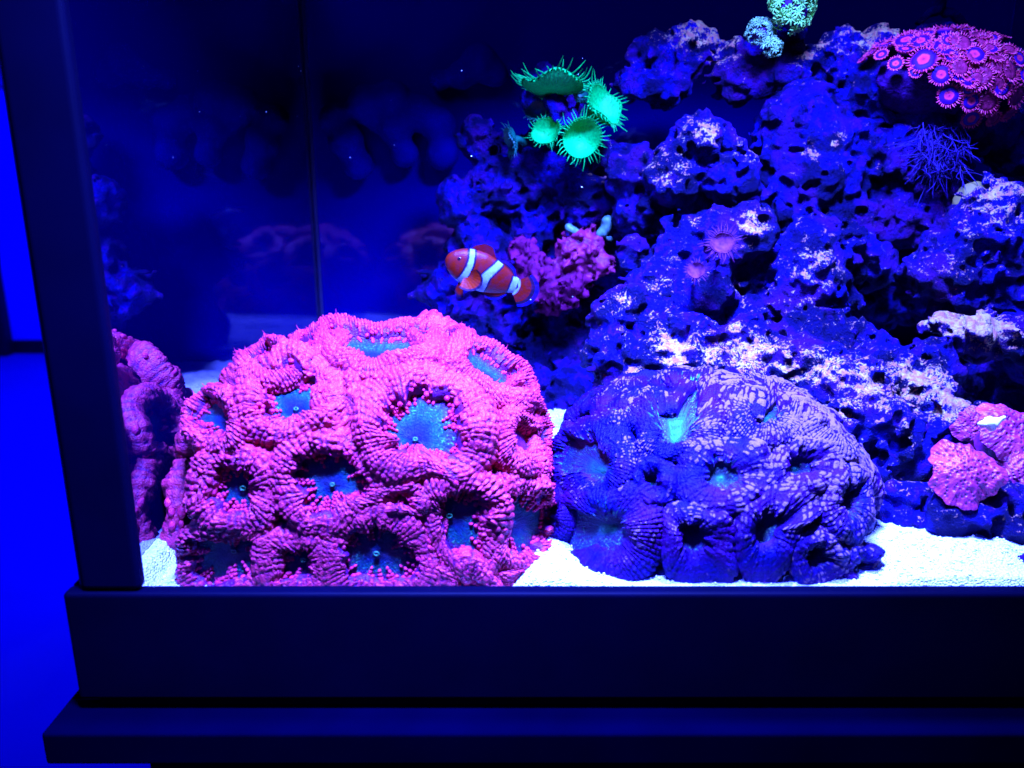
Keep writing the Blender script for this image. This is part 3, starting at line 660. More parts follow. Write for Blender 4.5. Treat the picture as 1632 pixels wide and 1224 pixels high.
for i, (c, ol, W, H, sk) in enumerate(POL):
    p = Polyp(PE, c, ol, W * (.90 if i == 3 else .72 if i in (6, 7, 8, 9, 10, 11, 12) else .82), H * (.60 if i in (6, 7, 8, 9, 10, 11, 12) else .92), sk * .06, i + 1)
    small = sk <= .004
    bead_ps.append((p, small))
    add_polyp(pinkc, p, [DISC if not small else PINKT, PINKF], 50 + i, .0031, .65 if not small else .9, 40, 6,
              None if small else (1.2 if i in (6, 10, 11, 12, 8) else .9), PINK)

# the colony goes on round the sides and the back
tocam = CAM - PE.c; tocam[2] = 0; tocam /= np.linalg.norm(tocam)
for p, small in bead_ps:
    if small: continue
    for k, a_ in enumerate((80, 175, -85)):
        q = copy_p = Polyp.__new__(Polyp); q.__dict__.update(p.__dict__); c_, s2 = math.cos(R(a_)), math.sin(R(a_)); M = np.array([[c_, -s2, 0], [s2, c_, 0], [0, 0, 1]])
        q.O = PE.proj(PE.c + ((p.O - PE.c) / PE.r) @ M.T * PE.r); q.C = PE.proj(PE.c + ((p.C - PE.c) / PE.r) @ M.T * PE.r)
        if PE.nrm(q.C) @ tocam > (-.05 if q.C[2] < .075 else -.35) or q.C[2] < .005: continue
        add_polyp(pinkc, q, [DISC, PINKF], 400 + k, .0046, .3, 0, 4, None, PINK, .0024)

# --- the deep purple-blue one, soft and puffy
def puff_material():
    t = NT('purple_fleshy_tissue'); uv = t.add('ShaderNodeUVMap').outputs[0]; sx = t.add('ShaderNodeSeparateXYZ', i_0=uv)
    n = t.noise(32, 2); n2 = t.noise(620, 4, .7); n3 = t.noise(700, 2)
    base = t.mix(t.ramp(n, [(.40, 0.), (.70, 1.)]), (.0015, .0001, .06), (.030, .0002, .045))
    xx = t.add('ShaderNodeSeparateXYZ', i_0=t.obj()).outputs[0]
    # grey-lilac tips, more of them towards the colony's right-hand side
    tip = t.math('ADD', t.attr('tip').outputs['Fac'], t.math('MULTIPLY', n2, .9)); tip = t.math('ADD', tip, t.math('MULTIPLY', t.math('SUBTRACT', t.noise(55, 3), .5), 1.3))
    m = t.ramp(tip, [(.955, 0.), (1.05, 1.)])
    col = t.mix(m, base, (.16, .07, .075))
    brown = t.ramp(t.math('SUBTRACT', t.math('ADD', sx.outputs[1], t.math('MULTIPLY', n, .9)), 1.2), [(.0, 1.), (.45, 0.)])
    col = t.mix(t.math('MULTIPLY', brown, .85), col, (.06, .003, .035))
    ang = t.math('MULTIPLY', sx.outputs[0], 2 * math.pi)
    cmb = t.add('ShaderNodeCombineXYZ', i_0=t.math('MULTIPLY', t.math('COSINE', ang), 9.), i_1=t.math('MULTIPLY', t.math('SINE', ang), 9.), i_2=t.math('MULTIPLY', sx.outputs[1], 2.5))
    vein = t.math('MULTIPLY', t.ramp(t.noise(1.6, 4, .7, vec=cmb.outputs[0]), [(.56, 0.), (.62, 1.)]), t.ramp(t.math('SUBTRACT', t.math('ADD', sx.outputs[1], t.noise(25, 1)), 1.45), [(.0, 1.), (.30, 0.)]))
    col = t.mix(vein, col, (.04, .25, .05))
    t.set(col, .45, .08); t.bump(t.math('ADD', n2, n3), .0012, .8); return t.m
PUFF = puff_material()
PDISC = disc_material('teal_oral_disc', (.012, .0005, .07), (.020, .0008, .03), (.010, .030, .04), (.008, .16, .045), (.08, .34, .07), .7)
PDISC2 = disc_material('cyan_oral_disc', (.012, .0005, .07), (.020, .001, .03), (.02, .09, .04), (.05, .50, .08), (.20, .45, .08), .5)
QE = Ell((.1150, .0950, -.022), (.0915, .0870, .0935), 2.9, 2.6)
purp = empty('brain_coral', (.1165, .105, 0), 'deep blue-purple brain coral with teal-flecked centres, right of the pink one', 'coral')
bv = QE.proj(QE.c + pb[0] * QE.r); bv = bv - QE.nrm(bv) * .010 + QE.nrm(bv) * (.002 * fbm(bv / .015, 3))[:, None]; bv[:, 2] = np.maximum(bv[:, 2], -.004)
mesh('skeleton', bv, pb[1], plain('purple_tissue', (.012, .0004, .07), .5, .08, .4, 200, .001), purp)
QOL = [
 ((1075, 700), [(1010, 700), (1015, 650), (1040, 612), (1085, 596), (1130, 600), (1155, 630), (1160, 680), (1140, 715), (1100, 735), (1050, 740), (1020, 728)], 1),
 ((1000, 655), [(940, 660), (940, 622), (965, 600), (1005, 598), (1030, 622), (1030, 665), (1010, 690), (970, 695)], 0),
 ((1215, 668), [(1150, 665), (1155, 622), (1190, 598), (1240, 605), (1280, 635), (1290, 680), (1265, 712), (1215, 720), (1170, 705)], 0),
 ((1150, 760), [(1070, 765), (1080, 725), (1120, 702), (1170, 702), (1220, 722), (1240, 760), (1225, 800), (1180, 822), (1120, 822), (1085, 800)], 1),
 ((962, 750), [(885, 755), (890, 710), (920, 678), (965, 668), (1005, 690), (1020, 730), (1010, 775), (975, 800), (925, 800), (895, 785)], 0),
 ((975, 842), [(882, 850), (890, 800), (925, 775), (975, 765), (1025, 775), (1056, 810), (1060, 860), (1045, 910), (1000, 935), (930, 935), (890, 900)], 0),
 ((1100, 852), [(1055, 850), (1062, 815), (1095, 800), (1140, 808), (1170, 840), (1172, 890), (1150, 930), (1100, 940), (1062, 915)], 0),
 ((1216, 845), [(1168, 850), (1175, 800), (1210, 775), (1255, 765), (1300, 775), (1305, 810), (1280, 840), (1268, 880), (1240, 920), (1195, 925), (1172, 895)], 1),
 ((1292, 885), [(1255, 890), (1262, 855), (1290, 840), (1325, 846), (1345, 875), (1342, 912), (1310, 936), (1270, 930)], 1),
 ((1345, 800), [(1300, 800), (1310, 755), (1340, 735), (1372, 750), (1384, 795), (1380, 840), (1355, 870), (1320, 858), (1302, 835)], 0),
 ((1270, 745), [(1225, 750), (1232, 715), (1265, 700), (1310, 705), (1342, 735), (1330, 775), (1285, 790), (1240, 785)], 0),
 ((1320, 690), [(1275, 690), (1285, 650), (1315, 640), (1345, 670), (1365, 715), (1350, 745), (1315, 735), (1285, 720)], 0),
 ((1035, 770), [(1010, 770), (1020, 735), (1050, 730), (1078, 750), (1078, 790), (1050, 810), (1020, 800)], 0),
 ((1362, 900), [(1330, 905), (1345, 870), (1375, 862), (1392, 885), (1382, 915), (1350, 935)], 0),
 ((900, 820), [(878, 800), (890, 770), (912, 780), (915, 830), (900, 870), (882, 850)], 0),
 ((930, 920), [(884, 905), (920, 892), (970, 900), (990, 925), (960, 945), (900, 945)], 0),
]
purp_ps = []
def puff_polyp(p, dm, sd, pitch, res=6):
    n, m = dens(p, pitch); nu = n * res; nr = int(m * res * .92)
    def wr(U, PH):
        return .17 * frill(U, PH, n, m, sd, 1.1) + .20 * vnoise(np.stack([np.cos(U * 6.2832) * 3 + sd, np.sin(U * 6.2832) * 3, PH * 1.3], -1)) - .05
    V, Fc, uv, mi, tri = p.surface(nu=nu, nd=18, nr=nr, wrinkle=wr)
    Fl = [list(map(int, f)) for f in Fc] + [[int(t[0]), int(t[1]), int(t[2])] for t in tri]; mi = list(mi) + [0] * len(tri)
    U2, PH = np.meshgrid(np.linspace(0, 1, nu, endpoint=False), np.linspace(.12, math.pi * 1.22, nr), indexing='ij')
    tip = np.zeros((nu, 18 + nr)); tip[:, 18:] = np.clip(frill(U2, PH, n, m, sd, 1.1) - .15, 0, 1); tip = np.append(tip.ravel(), 0)
    tip = tip * (.50 + .60 * np.clip((V[:, 0] - .075) / .09, 0, 1)) * (.70 + .55 * np.clip(V[:, 2] / .07, 0, 1))
    return mesh('polyp', V, Fl, [dm, PUFF], purp, uv=uv, mat_idx=mi, attrs={'tip': tip})
for i, (c, ol, k) in enumerate(QOL):
    a_ = np.array(ol); size = np.ptp(a_[:, 0]) + np.ptp(a_[:, 1]); W = min(.030, size * .000125 + .004)
    p = Polyp(QE, c, ol, W, .0066, .0022, 40 + i, .37)
    purp_ps.append(p)
    puff_polyp(p, PDISC2 if k else PDISC, i * 1.7 + 20, .0030)
tocam = CAM - QE.c; tocam[2] = 0; tocam /= np.linalg.norm(tocam)
for j, p in enumerate(purp_ps):
    for k, a_ in enumerate((80, 175, -80)):
        q = Polyp.__new__(Polyp); q.__dict__.update(p.__dict__); c_, s2 = math.cos(R(a_)), math.sin(R(a_)); M = np.array([[c_, -s2, 0], [s2, c_, 0], [0, 0, 1]])
        q.O = QE.proj(QE.c + ((p.O - QE.c) / QE.r) @ M.T * QE.r); q.C = QE.proj(QE.c + ((p.C - QE.c) / QE.r) @ M.T * QE.r)
        if QE.nrm(q.C) @ tocam > .02 or q.C[2] < .0: continue
        puff_polyp(q, PDISC, j + k * 7.7, .0046, 4)

# ------------------------------------------------------------------ clownfish
FY = .215; fs = mpp(FY, 440) * .93
fc = at(779, 440, FY)
ang = R(-24); ax_x = np.array([math.cos(ang), .12, math.sin(ang)]); ax_x /= np.linalg.norm(ax_x)     # head -> tail, in the picture plane mostly
ax_z = np.array([-math.sin(ang), -.10, math.cos(ang)]); ax_z -= ax_x * (ax_x @ ax_z); ax_z /= np.linalg.norm(ax_z); ax_y = np.cross(ax_z, ax_x)
def FP(x, y, z):                                            # fish coordinates in photo pixels: x along body, z up, y away
    x, y, z = np.broadcast_arrays(*map(lambda q: np.asarray(q, float), (x, y, z)))
    return fc + fs * (x[..., None] * ax_x + y[..., None] * ax_y + z[..., None] * ax_z)
fish = empty('clownfish', fc, 'orange clownfish with white bands swimming above the pink brain coral', 'fish')
ORG, ORGD, WHT, BLK = (.14, .0060, .0003), (.09, .0018, .0008), (.18, .30, .33), (.006, .003, .010)
def fish_mat():
    t = NT('fish_skin'); c = t.attr('col').outputs['Color']; n = t.vor(1100); n2 = t.noise(260, 3)
    c2 = t.mix(t.math('MULTIPLY', t.ramp(n2, [(.4, 0.), (.7, 1.)]), .45), c, (.05, .004, .02))
    t.set(c2, .4, .14); t.bump(n, .0002, .5); return t.m
FM = fish_mat()
sx_ = np.array([-80, -79, -76, -70, -60, -48, -34, -18, 0, 16, 30, 42, 50, 56])
st_ = np.array([0, 6, 12, 18, 25, 30, 33, 34, 31, 27, 22, 17, 14, 13]); sb_ = np.array([0, 6, 12, 18, 25, 30, 33, 34, 32, 28, 23, 16, 13, 12])
sw_ = np.array([0, 4, 7, 10, 13, 15.5, 17, 17, 15, 12, 9, 6, 4, 3])
nu, nv = 220, 72; X1 = np.r_[np.linspace(-80, -70, 40) , np.linspace(-69.8, 56, nu - 40)]; A1 = np.linspace(0, 2 * math.pi, nv, endpoint=False)
def cr(xq, xs_, ys_):
    return np.interp(xq, xs_, ys_)
def sm(y): 
    k = np.array([1, 4, 6, 4, 1]) / 16; z = np.pad(y, 2, 'edge')
    return sum(k[i] * z[i:i + len(y)] for i in range(5))
tt, bb, wwd = [cr(X1, sx_, q) for q in (st_, sb_, sw_)]
for _ in range(6): tt, bb, wwd = sm(tt), sm(bb), sm(wwd)
e = np.sqrt(np.clip((X1 + 80) / 12, 0, 1)); tt[:40] = tt[39] * np.sqrt(np.clip((X1[:40] + 80) / 10, 0, 1)); bb[:40] = bb[39] * np.sqrt(np.clip((X1[:40] + 80) / 10, 0, 1)); wwd[:40] = wwd[39] * np.sqrt(np.clip((X1[:40] + 80) / 10, 0, 1))
Xg, Ag = np.meshgrid(X1, A1, indexing='ij'); s_, c_ = np.sin(Ag), np.cos(Ag)
Zf = np.where(s_ > 0, tt[:, None] * s_, bb[:, None] * s_) + 1.5; Yf = wwd[:, None] * np.sign(c_) * np.abs(c_) ** .9
bend = 4 * np.sin((Xg + 10) / 60)
Vf = FP(Xg, Yf + bend, Zf)
zr = Zf / np.where(s_ > 0, tt[:, None] + .01, bb[:, None] + .01)
def band(c0, c1): return np.clip(1.2 - np.maximum(np.abs(Xg - c0) - 0, 0) / c1, 0, 1)
xb1 = -45 + 6 * (1 - zr ** 2) + 1 * zr; xb2 = 2 + 9 * (1 - np.abs(zr)) * -1 + 6 * zr; xb3 = 46 - 1 * zr
d1 = np.abs(Xg - xb1) - (4.9 - .8 * zr); d2 = np.abs(Xg - xb2) - (5.5 + 2.5 * np.clip(1 - np.abs(zr), 0, 1)); d3 = np.abs(Xg - xb3) - 5.5
dm = np.minimum(np.minimum(d1, d2), d3)
col = np.where((dm < 0)[..., None], WHT, np.where((dm < 3.6)[..., None], BLK, ORG))
hd = (Xg < -52)[..., None]; col = np.where(hd & (dm > 3.6)[..., None], (.16, .008, .0003), col)
# gill cover, mouth line
mth = (np.abs(Zf + 6 - (Xg + 80) * .0) < 1.0) & (Xg < -70); col = np.where(mth[..., None], (.12, .008, .006), col)
mesh('body', Vf.reshape(-1, 3), [[int(i) for i in f] for f in grid_faces(nv, nu, True)] if False else np.array([[i * nv + j, (i + 1) * nv + j, (i + 1) * nv + (j + 1) % nv, i * nv + (j + 1) % nv] for i in range(nu - 1) for j in range(nv)]), FM, fish, attrs={'col': col.reshape(-1, 3)})
def fin(name, base, edge, bands, yb=0., ye=0., thick=1.0, nb=28, ne=14, ray_amp=.22):
    """a fin between a base curve and an edge curve in fish coords; bands = [(t, colour)...] from base to edge"""
    b = np.array(base, float); e = np.array(edge, float); q = np.linspace(0, 1, nb)
    rs = lambda c: np.stack([np.interp(q, np.linspace(0, 1, len(c)), c[:, k]) for k in (0, 1)], -1)
    b, e = rs(b), rs(e)
    for _ in range(3): e[1:-1] = (e[:-2] + 2 * e[1:-1] + e[2:]) / 4
    t = np.linspace(0, 1, ne); G = b[:, None] * (1 - t)[None, :, None] + e[:, None] * t[None, :, None]
    yy = yb + (ye - yb) * t[None, :] + ray_amp * np.sin(q * 60)[:, None] * t[None, :] 
    parts = []
    for sgn in (1, -1): parts.append(FP(G[..., 0], yy + sgn * thick * (1 - .8 * t)[None, :], G[..., 1]).reshape(-1, 3))
    f1 = grid_faces(nb, ne, False); V, Fc = join([(parts[0], f1), (parts[1], f1[:, ::-1])])
    cc = np.zeros((nb, ne, 3)); 
    for i_, tv in enumerate(t):
        c = bands[-1][1]
        for lim, cl in bands:
            if tv <= lim: c = cl; break
        cc[:, i_] = c
    return mesh(name, V, Fc, FM, fish, attrs={'col': np.vstack([cc.reshape(-1, 3)] * 2)})
EDG = (.001, .002, .12)
fin('dorsal_fin', [(-46, 33), (-30, 35), (-12, 33), (2, 31)], [(-40, 42), (-28, 52), (-14, 52), (-3, 35)], [(.78, ORGD), (.9, BLK), (1, EDG)], ne=22)
fin('dorsal_fin', [(0, 30), (14, 26), (28, 21), (38, 17)], [(4, 33), (20, 36), (36, 30), (44, 18)], [(.35, ORG), (.7, BLK), (1, EDG)], ne=22)
fin('anal_fin', [(0, -30), (12, -26), (26, -21), (36, -15)], [(6, -33), (18, -38), (32, -32), (42, -18)], [(.45, ORG), (.75, BLK), (1, EDG)], ne=22)
# tail: round paddle
qa = np.linspace(-1.25, 1.25, 28)
fin('tail_fin', [(50, -12), (52, -5), (52, 5), (50, 13)], [(58 + 35 * math.cos(a), 0 + 33 * math.sin(a)) for a in qa], [(.12, WHT), (.66, ORG), (.82, BLK), (1, EDG)], 1, 4, nb=36, ne=28)
pf = [(-40 + 26 * math.cos(a) + 6, -12 + 21 * math.sin(a)) for a in np.linspace(1.3, -1.9, 20)]
fin('pectoral_fin', [(-38, -4), (-38, -8), (-38, -13), (-40, -17)], pf, [(.86, (.21, .014, .0003)), (1, BLK)], -15, -25, nb=36, ne=18, ray_amp=.30)
fin('pelvic_fin', [(-44, -28), (-40, -30), (-34, -31)], [(-44, -46), (-36, -54), (-27, -50)], [(.78, ORG), (1, BLK)], -3, -8, nb=14)
ev, ef = ICO3; exy = (-59, 9.5)
mesh('eye', FP(exy[0] + ev[:, 0] * 6, -11.5 + ev[:, 1] * 3.4, exy[1] + ev[:, 2] * 6), ef, plain('fish_eye', (.05, .012, .008), .15, .6), fish)
mesh('pupil', FP(exy[0] + .3 + ev[:, 0] * 4.4, -13.8 + ev[:, 1] * 2.0, exy[1] + ev[:, 2] * 4.4), ef, plain('fish_pupil', (.002, .002, .004), .08, .7), fish)

# ------------------------------------------------------------------ glowing green polyps over the back pillar
GRN = NT('green_polyp'); _n = GRN.noise(500, 2)
GRN.set(GRN.mix(GRN.ramp(_n, [(.35, 0.), (.65, 1.)]), (.0, .34, .026), (.0, .55, .040)), .5, .08); GRN.bump(_n, .0006, .6)
def cup_polyp(px, py, Y, n, rpx, hpx, label, mat, ntent=34, tl=.46, stretch=1.0, curl=.35, seed=0, cat='coral polyp', group='green fringed polyps', stalk=True):
    c = at(px, py, Y); m = mpp(Y, py); r = rpx * m; h = hpx * m; n = np.array(n, float); T, B, N = frames(n[None], (1, .1, .0)); T, B, N = T[0], B[0], N[0]
    g = np.random.default_rng(seed + 300)
    root = empty('fringed_polyp', c, label, cat, group)
    a = np.linspace(0, 2 * math.pi, 144, endpoint=False); q = np.linspace(.01, 1, 16); A, Q = np.meshgrid(a, q, indexing='ij')
    rib = 1 + .045 * np.sin(A * ntent) * Q
    wav = .10 * np.sin(A * 3 + seed) + .06 * np.sin(A * 5 + seed * 2)
    def pt(A, Q, off=0): 
        rr = r * Q ** .75 * (1 + .05 * np.sin(A * 2 + seed)); z = h * (Q ** 1.8 - .5) + r * wav_(A) * Q ** 2
        return c + (np.cos(A) * rr * stretch)[..., None] * T + (np.sin(A) * rr)[..., None] * B + (z + off)[..., None] * N
    wav_ = lambda A: .10 * np.sin(A * 3 + seed) + .06 * np.sin(A * 5 + seed * 2)
    V1 = pt(A, Q * rib, -h * .10 - .0016 * np.abs(np.sin(A * ntent / 2)) * Q); V2 = pt(A, Q * .985, .0006) 
    f1 = grid_faces(144, 16)
    idx1 = np.arange(144) * 16 + 15; idx2 = idx1 + 144 * 16
    rim = np.stack([idx1, np.roll(idx1, -1), np.roll(idx2, -1), idx2], -1)
    V, Fc = join([(V1.reshape(-1, 3), f1[:, ::-1]), (V2.reshape(-1, 3), f1)]); Fc = np.vstack([Fc, rim])
    mesh('disc', V, Fc, mat, root)
    a = (np.arange(ntent) + g.uniform(-.25, .25, ntent)) * 2 * math.pi / ntent; s0 = pt(a, np.full(ntent, .97))
    out = (np.cos(a) * stretch)[:, None] * T + np.sin(a)[:, None] * B; out /= np.linalg.norm(out, axis=1, keepdims=True)
    L = r * tl * g.uniform(.7, 1.25, ntent)[:, None]; cu = g.normal(curl, .22, ntent)[:, None]; tw = g.normal(0, .30, (ntent, 3))
    path = np.stack([s0 - out * L * .15] + [s0 + L * k * (out * (1 - .35 * k * abs(curl)) + N * cu * k * 1.3 + tw * k) for k in (.33, .66, 1.)], 1)
    tv, tf = tubes(path, np.array([.00055, .00050, .00038, .00014]) * (rpx / 40) ** .5, 5)
    o = mesh('tentacles', tv, tf, mat, root); o['kind'] = 'stuff'
    if not stalk: return root
    sv, sf = tubes(np.stack([c - N * h * .35, c - N * (h * .7 + .002), c - N * (h + .006) - np.array([0, -.012, .004])], 0)[None], np.array([r * .40, r * .26, r * .3]), 12)
    mesh('stalk', sv, sf, mat, root); return root
GY = .30
cup_polyp(880, 140, GY, (.06, .22, 1), 50, 15, 'widest green fringed polyp seen edge-on, topmost of the green polyps', GRN.m, 46, .42, 1.05, .3, 1, stalk=False)
cup_polyp(957, 172, GY, (.62, -.55, .5), 36, 24, 'slanted green fringed polyp at the right of the green polyps', GRN.m, 40, .38, 1, .2, 2)
cup_polyp(926, 219, GY - .012, (.12, -.95, -.08), 31, 22, 'round bright green polyp facing forward, lowest of the green polyps', GRN.m, 38, .45, 1, .1, 3)
cup_polyp(872, 212, GY, (-.25, -.75, .35), 23, 18, 'small green polyp just left of the round bright one', GRN.m, 30, .35, 1, .15, 4)
DGRN = plain('dim_green_polyp', (.0, .10, .03), .5, .3, .3, 300)
cup_polyp(857, 180, GY + .01, (-.2, -.7, .5), 18, 12, 'dull teal polyp half hidden beneath the topmost green polyp', DGRN, 22, .35, 1, .2, 5)
cup_polyp(816, 224, GY + .01, (-.9, -.3, -.2), 20, 10, 'thin dim green polyp hanging edge-on at the far left of its group', DGRN, 24, .5, 1, .2, 6)
cup_polyp(925, 155, GY + .008, (.2, -.7, .6), 13, 10, 'tiny dull green polyp tucked between the two upper bright ones', DGRN, 18, .35, 1, .2, 7)

# small brown anemones
ANE = NT('anemone_disc'); uvn = ANE.noise(300, 2); ANE.set(ANE.mix(ANE.ramp(uvn, [(.35, 0.), (.65, 1.)]), (.12, .02, .05), (.05, .006, .03)), .6, .03)
cup_polyp(1152, 388, .19, (-.25, -.9, .45), 19, 9, 'larger pale-disced brown anemone on the rock knob', ANE.m, 44, .75, 1, .1, 11, 'anemone', 'small brown anemones')
cup_polyp(1110, 432, .195, (-.3, -.8, .5), 14, 7, 'smaller brown anemone below and left of the larger one', ANE.m, 34, .6, 1, .1, 12, 'anemone', 'small brown anemones')

# ------------------------------------------------------------------ zoanthid colony
def zoa_mats():
    t = NT('zoanthid_disc'); uv = t.add('ShaderNodeUVMap').outputs[0]; v = t.add('ShaderNodeSeparateXYZ', i_0=uv).outputs[1]
    n = t.noise(500, 2); vv = t.math('ADD', v, t.math('MULTIPLY', t.math('SUBTRACT', n, .5), .12))
    col = t.ramp(vv, [(.0, (.10, .01, .03)), (.12, (.42, .010, .04)), (.40, (.50, .022, .04)), (.50, (.03, .001, .06)), (.85, (.018, .0006, .09)), (1., (.30, .010, .045))])
    t.set(col, .55, .06); t2 = plain('zoanthid_fringe', (.48, .024, .05), .4, .3, .25, 300)
    t3 = plain('dull_zoanthid_disc', (.20, .008, .026), .5, .1, .5, 320, .001)
    return t.m, t2, t3, plain('zoanthid_mat', (.020, .0006, .035), .7, .05, .5, 160, .004)
ZD, ZF, ZD2, ZM = zoa_mats()
zrng = np.random.default_rng(31)
ZE = Ell(at(1505, 132, .262), (.060, .036, .030))
zc = empty('zoanthid_colony', ZE.c - np.array([0, 0, .02]), 'mound of pink and violet button polyps on the upper right ledge', 'coral')
zv = ICO3[0]; zb = ZE.c + zv * (ZE.r * .88 - .002) * (1 + .12 * fbm(zv * 2.3, 2))[:, None]; mesh('mat', zb, ICO3[1], ZM, zc)
zp = [(1403, 78, 22), (1445, 76, 20), (1462, 50, 20), (1408, 57, 16), (1468, 77, 20), (1473, 104, 26), (1440, 92, 14), (1407, 97, 12), (1497, 88, 20), (1498, 122, 18), (1525, 78, 22), (1522, 112, 18), (1505, 62, 20),
      (1560, 124, 20), (1537, 133, 16), (1548, 96, 20), (1575, 92, 20), (1595, 118, 22), (1586, 140, 20), (1608, 150, 20), (1508, 155, 18), (1540, 160, 18), (1568, 160, 18), (1530, 48, 16), (1483, 42, 14), (1558, 70, 18), (1590, 72, 14),
      (1612, 100, 16), (1375, 84, 13), (1600, 172, 16), (1545, 182, 15), (1435, 60, 14), (1600, 90, 12), (1428, 108, 12), (1378, 100, 11), (1575, 182, 14), (1620, 126, 13),(1510, 96, 14),(1456, 120, 11)]
zp = [(x, y, r * .86) for x, y, r in zp] + [(1470 + 150 * q[0], 45 + 135 * q[1], 11 + 4 * q[2]) for q in zrng.random((30, 3)) if abs((q[0] - .1) * .9 - q[1]) < .42]
for i, (x, y, rp) in enumerate(zp):
    g = np.random.default_rng(900 + i); base = ZE.cast(np.float64(x), np.float64(y)); N0 = ZE.nrm(base); N0 = N0 + g.normal(0, .22, 3) + np.array([0, -.15, .25]); N0 /= np.linalg.norm(N0)
    r = rp * mpp(.24, y) * g.uniform(.85, 1.0); T, B, N = [q[0] for q in frames(N0[None])]; c = base + N * .006
    a = np.linspace(0, 2 * math.pi, 48, endpoint=False); q = np.array([.0, .08, .2, .4, .6, .8, 1.0, 1.02, .5]); hz = np.array([.10, .06, .03, .06, .08, .03, -.08, -.2, -.7]) * r
    A, Q = np.meshgrid(a, q, indexing='ij'); wv = 1 + .05 * np.sin(A * 2 + i) + .03 * np.sin(A * 5 + i)
    V = c + (np.cos(A) * Q * r * wv)[..., None] * T + (np.sin(A) * Q * r * wv)[..., None] * B + np.broadcast_to(hz, A.shape)[..., None] * N
    uv = np.stack([A / 6.2832, np.clip(np.broadcast_to(q, A.shape), 0, 1)], -1)
    o = mesh('polyp', V.reshape(-1, 3), grid_faces(48, 9), ZD2 if (x > 1520 and i % 3 != 0) else ZD, zc, uv=uv.reshape(-1, 2))
    nt = 30; a = (np.arange(nt) + g.uniform(-.2, .2, nt)) * 2 * math.pi / nt; out = np.cos(a)[:, None] * T + np.sin(a)[:, None] * B
    L = r * .34 * g.uniform(.7, 1.2, nt)[:, None]; zz = np.where(np.arange(nt) % 2, .5, .05)[:, None]; s0 = c + out * r * .97
    path = np.stack([s0, s0 + L * .5 * (out + N * zz), s0 + L * (out + N * (zz + .2))], 1); tv, tf = tubes(path, np.array([.00055, .00050, .0002]), 5)
    f = mesh('fringe', tv, tf, ZF, o); f['kind'] = 'stuff'

# ------------------------------------------------------------------ star polyps at the top
def star_colony(cells, label, matp, base_px, R0, group=None, tsize=9, seed=0, cat='coral'):
    px, py, Y, rx, rz = base_px; c = at(px, py, Y); root = empty('star_polyp_coral', c, label, cat, group); g = np.random.default_rng(seed + 500)
    m = mpp(Y, py); E = Ell(c, (rx * m, rx * m * .8, rz * m)); v = ICO3[0]
    mesh('mat', E.c + v * E.r * (1 + .15 * fbm(v * 2 + seed, 2))[:, None] * .95, ICO3[1], plain('purple_mat', (.03, .002, .05), .6, .2, .4, 200, .001), root)
    for k in range(cells):
        d = g.normal(size=3); d[1] = -abs(d[1]) * .9; d[2] = d[2] + .5; d /= np.linalg.norm(d); P = E.c + d * E.r
        N = E.nrm(P) + g.normal(0, .3, 3); T, B, N = [q[0] for q in frames(N[None])]; nt = 8; a = (np.arange(nt) + g.random()) * math.pi * 2 / nt
        out = np.cos(a)[:, None] * T + np.sin(a)[:, None] * B; r = tsize * m * g.uniform(.7, 1.2); s0 = np.repeat((P + N * r * .5)[None], nt, 0)
        path = np.stack([s0, s0 + out * r * .5 + N * r * .3, s0 + out * r + N * r * .2], 1); tv, tf = tubes(path, np.array([.0004, .0006, .0005]) * tsize / 9, 5)
        sv, sf = tubes(np.stack([P - N * .002, P + N * r * .3, P + N * r * .6])[None], np.array([.0008, .0008, .0006]), 5)
        tv, tf = join([(tv, tf), (sv, sf)]); bv, bf = blobs((s0[:1] + s0 * 0)[:1], T[None] * r * .2, B[None] * r * .2, N[None] * r * .15, ICO1)
        tv2, tf2 = join([(tv, np.vstack([tf])), (bv, np.c_[bf, bf[:, 2]])]) if False else (tv, tf)
        mesh('polyp', tv2, tf2, matp, root)
    return root
SG = plain('star_green', (.16, .52, .05), .4, .35, .3, 250); SB = plain('star_pale_blue', (.14, .32, .075), .4, .35, .4, 250)
star_colony(120, 'bright green star polyp coral cut off by the top of the picture', SG, (1262, 6, .27, 30, 38), 0, tsize=9, seed=1)
star_colony(42, 'pale blue-green star polyp tuft lower left of the bright green one', SB, (1212, 52, .28, 18, 16), 0, tsize=7, seed=2)
star_colony(16, 'little teal star polyp tuft directly under the bright green one', SB, (1230, 76, .265, 9, 8), 0, tsize=8, seed=3)

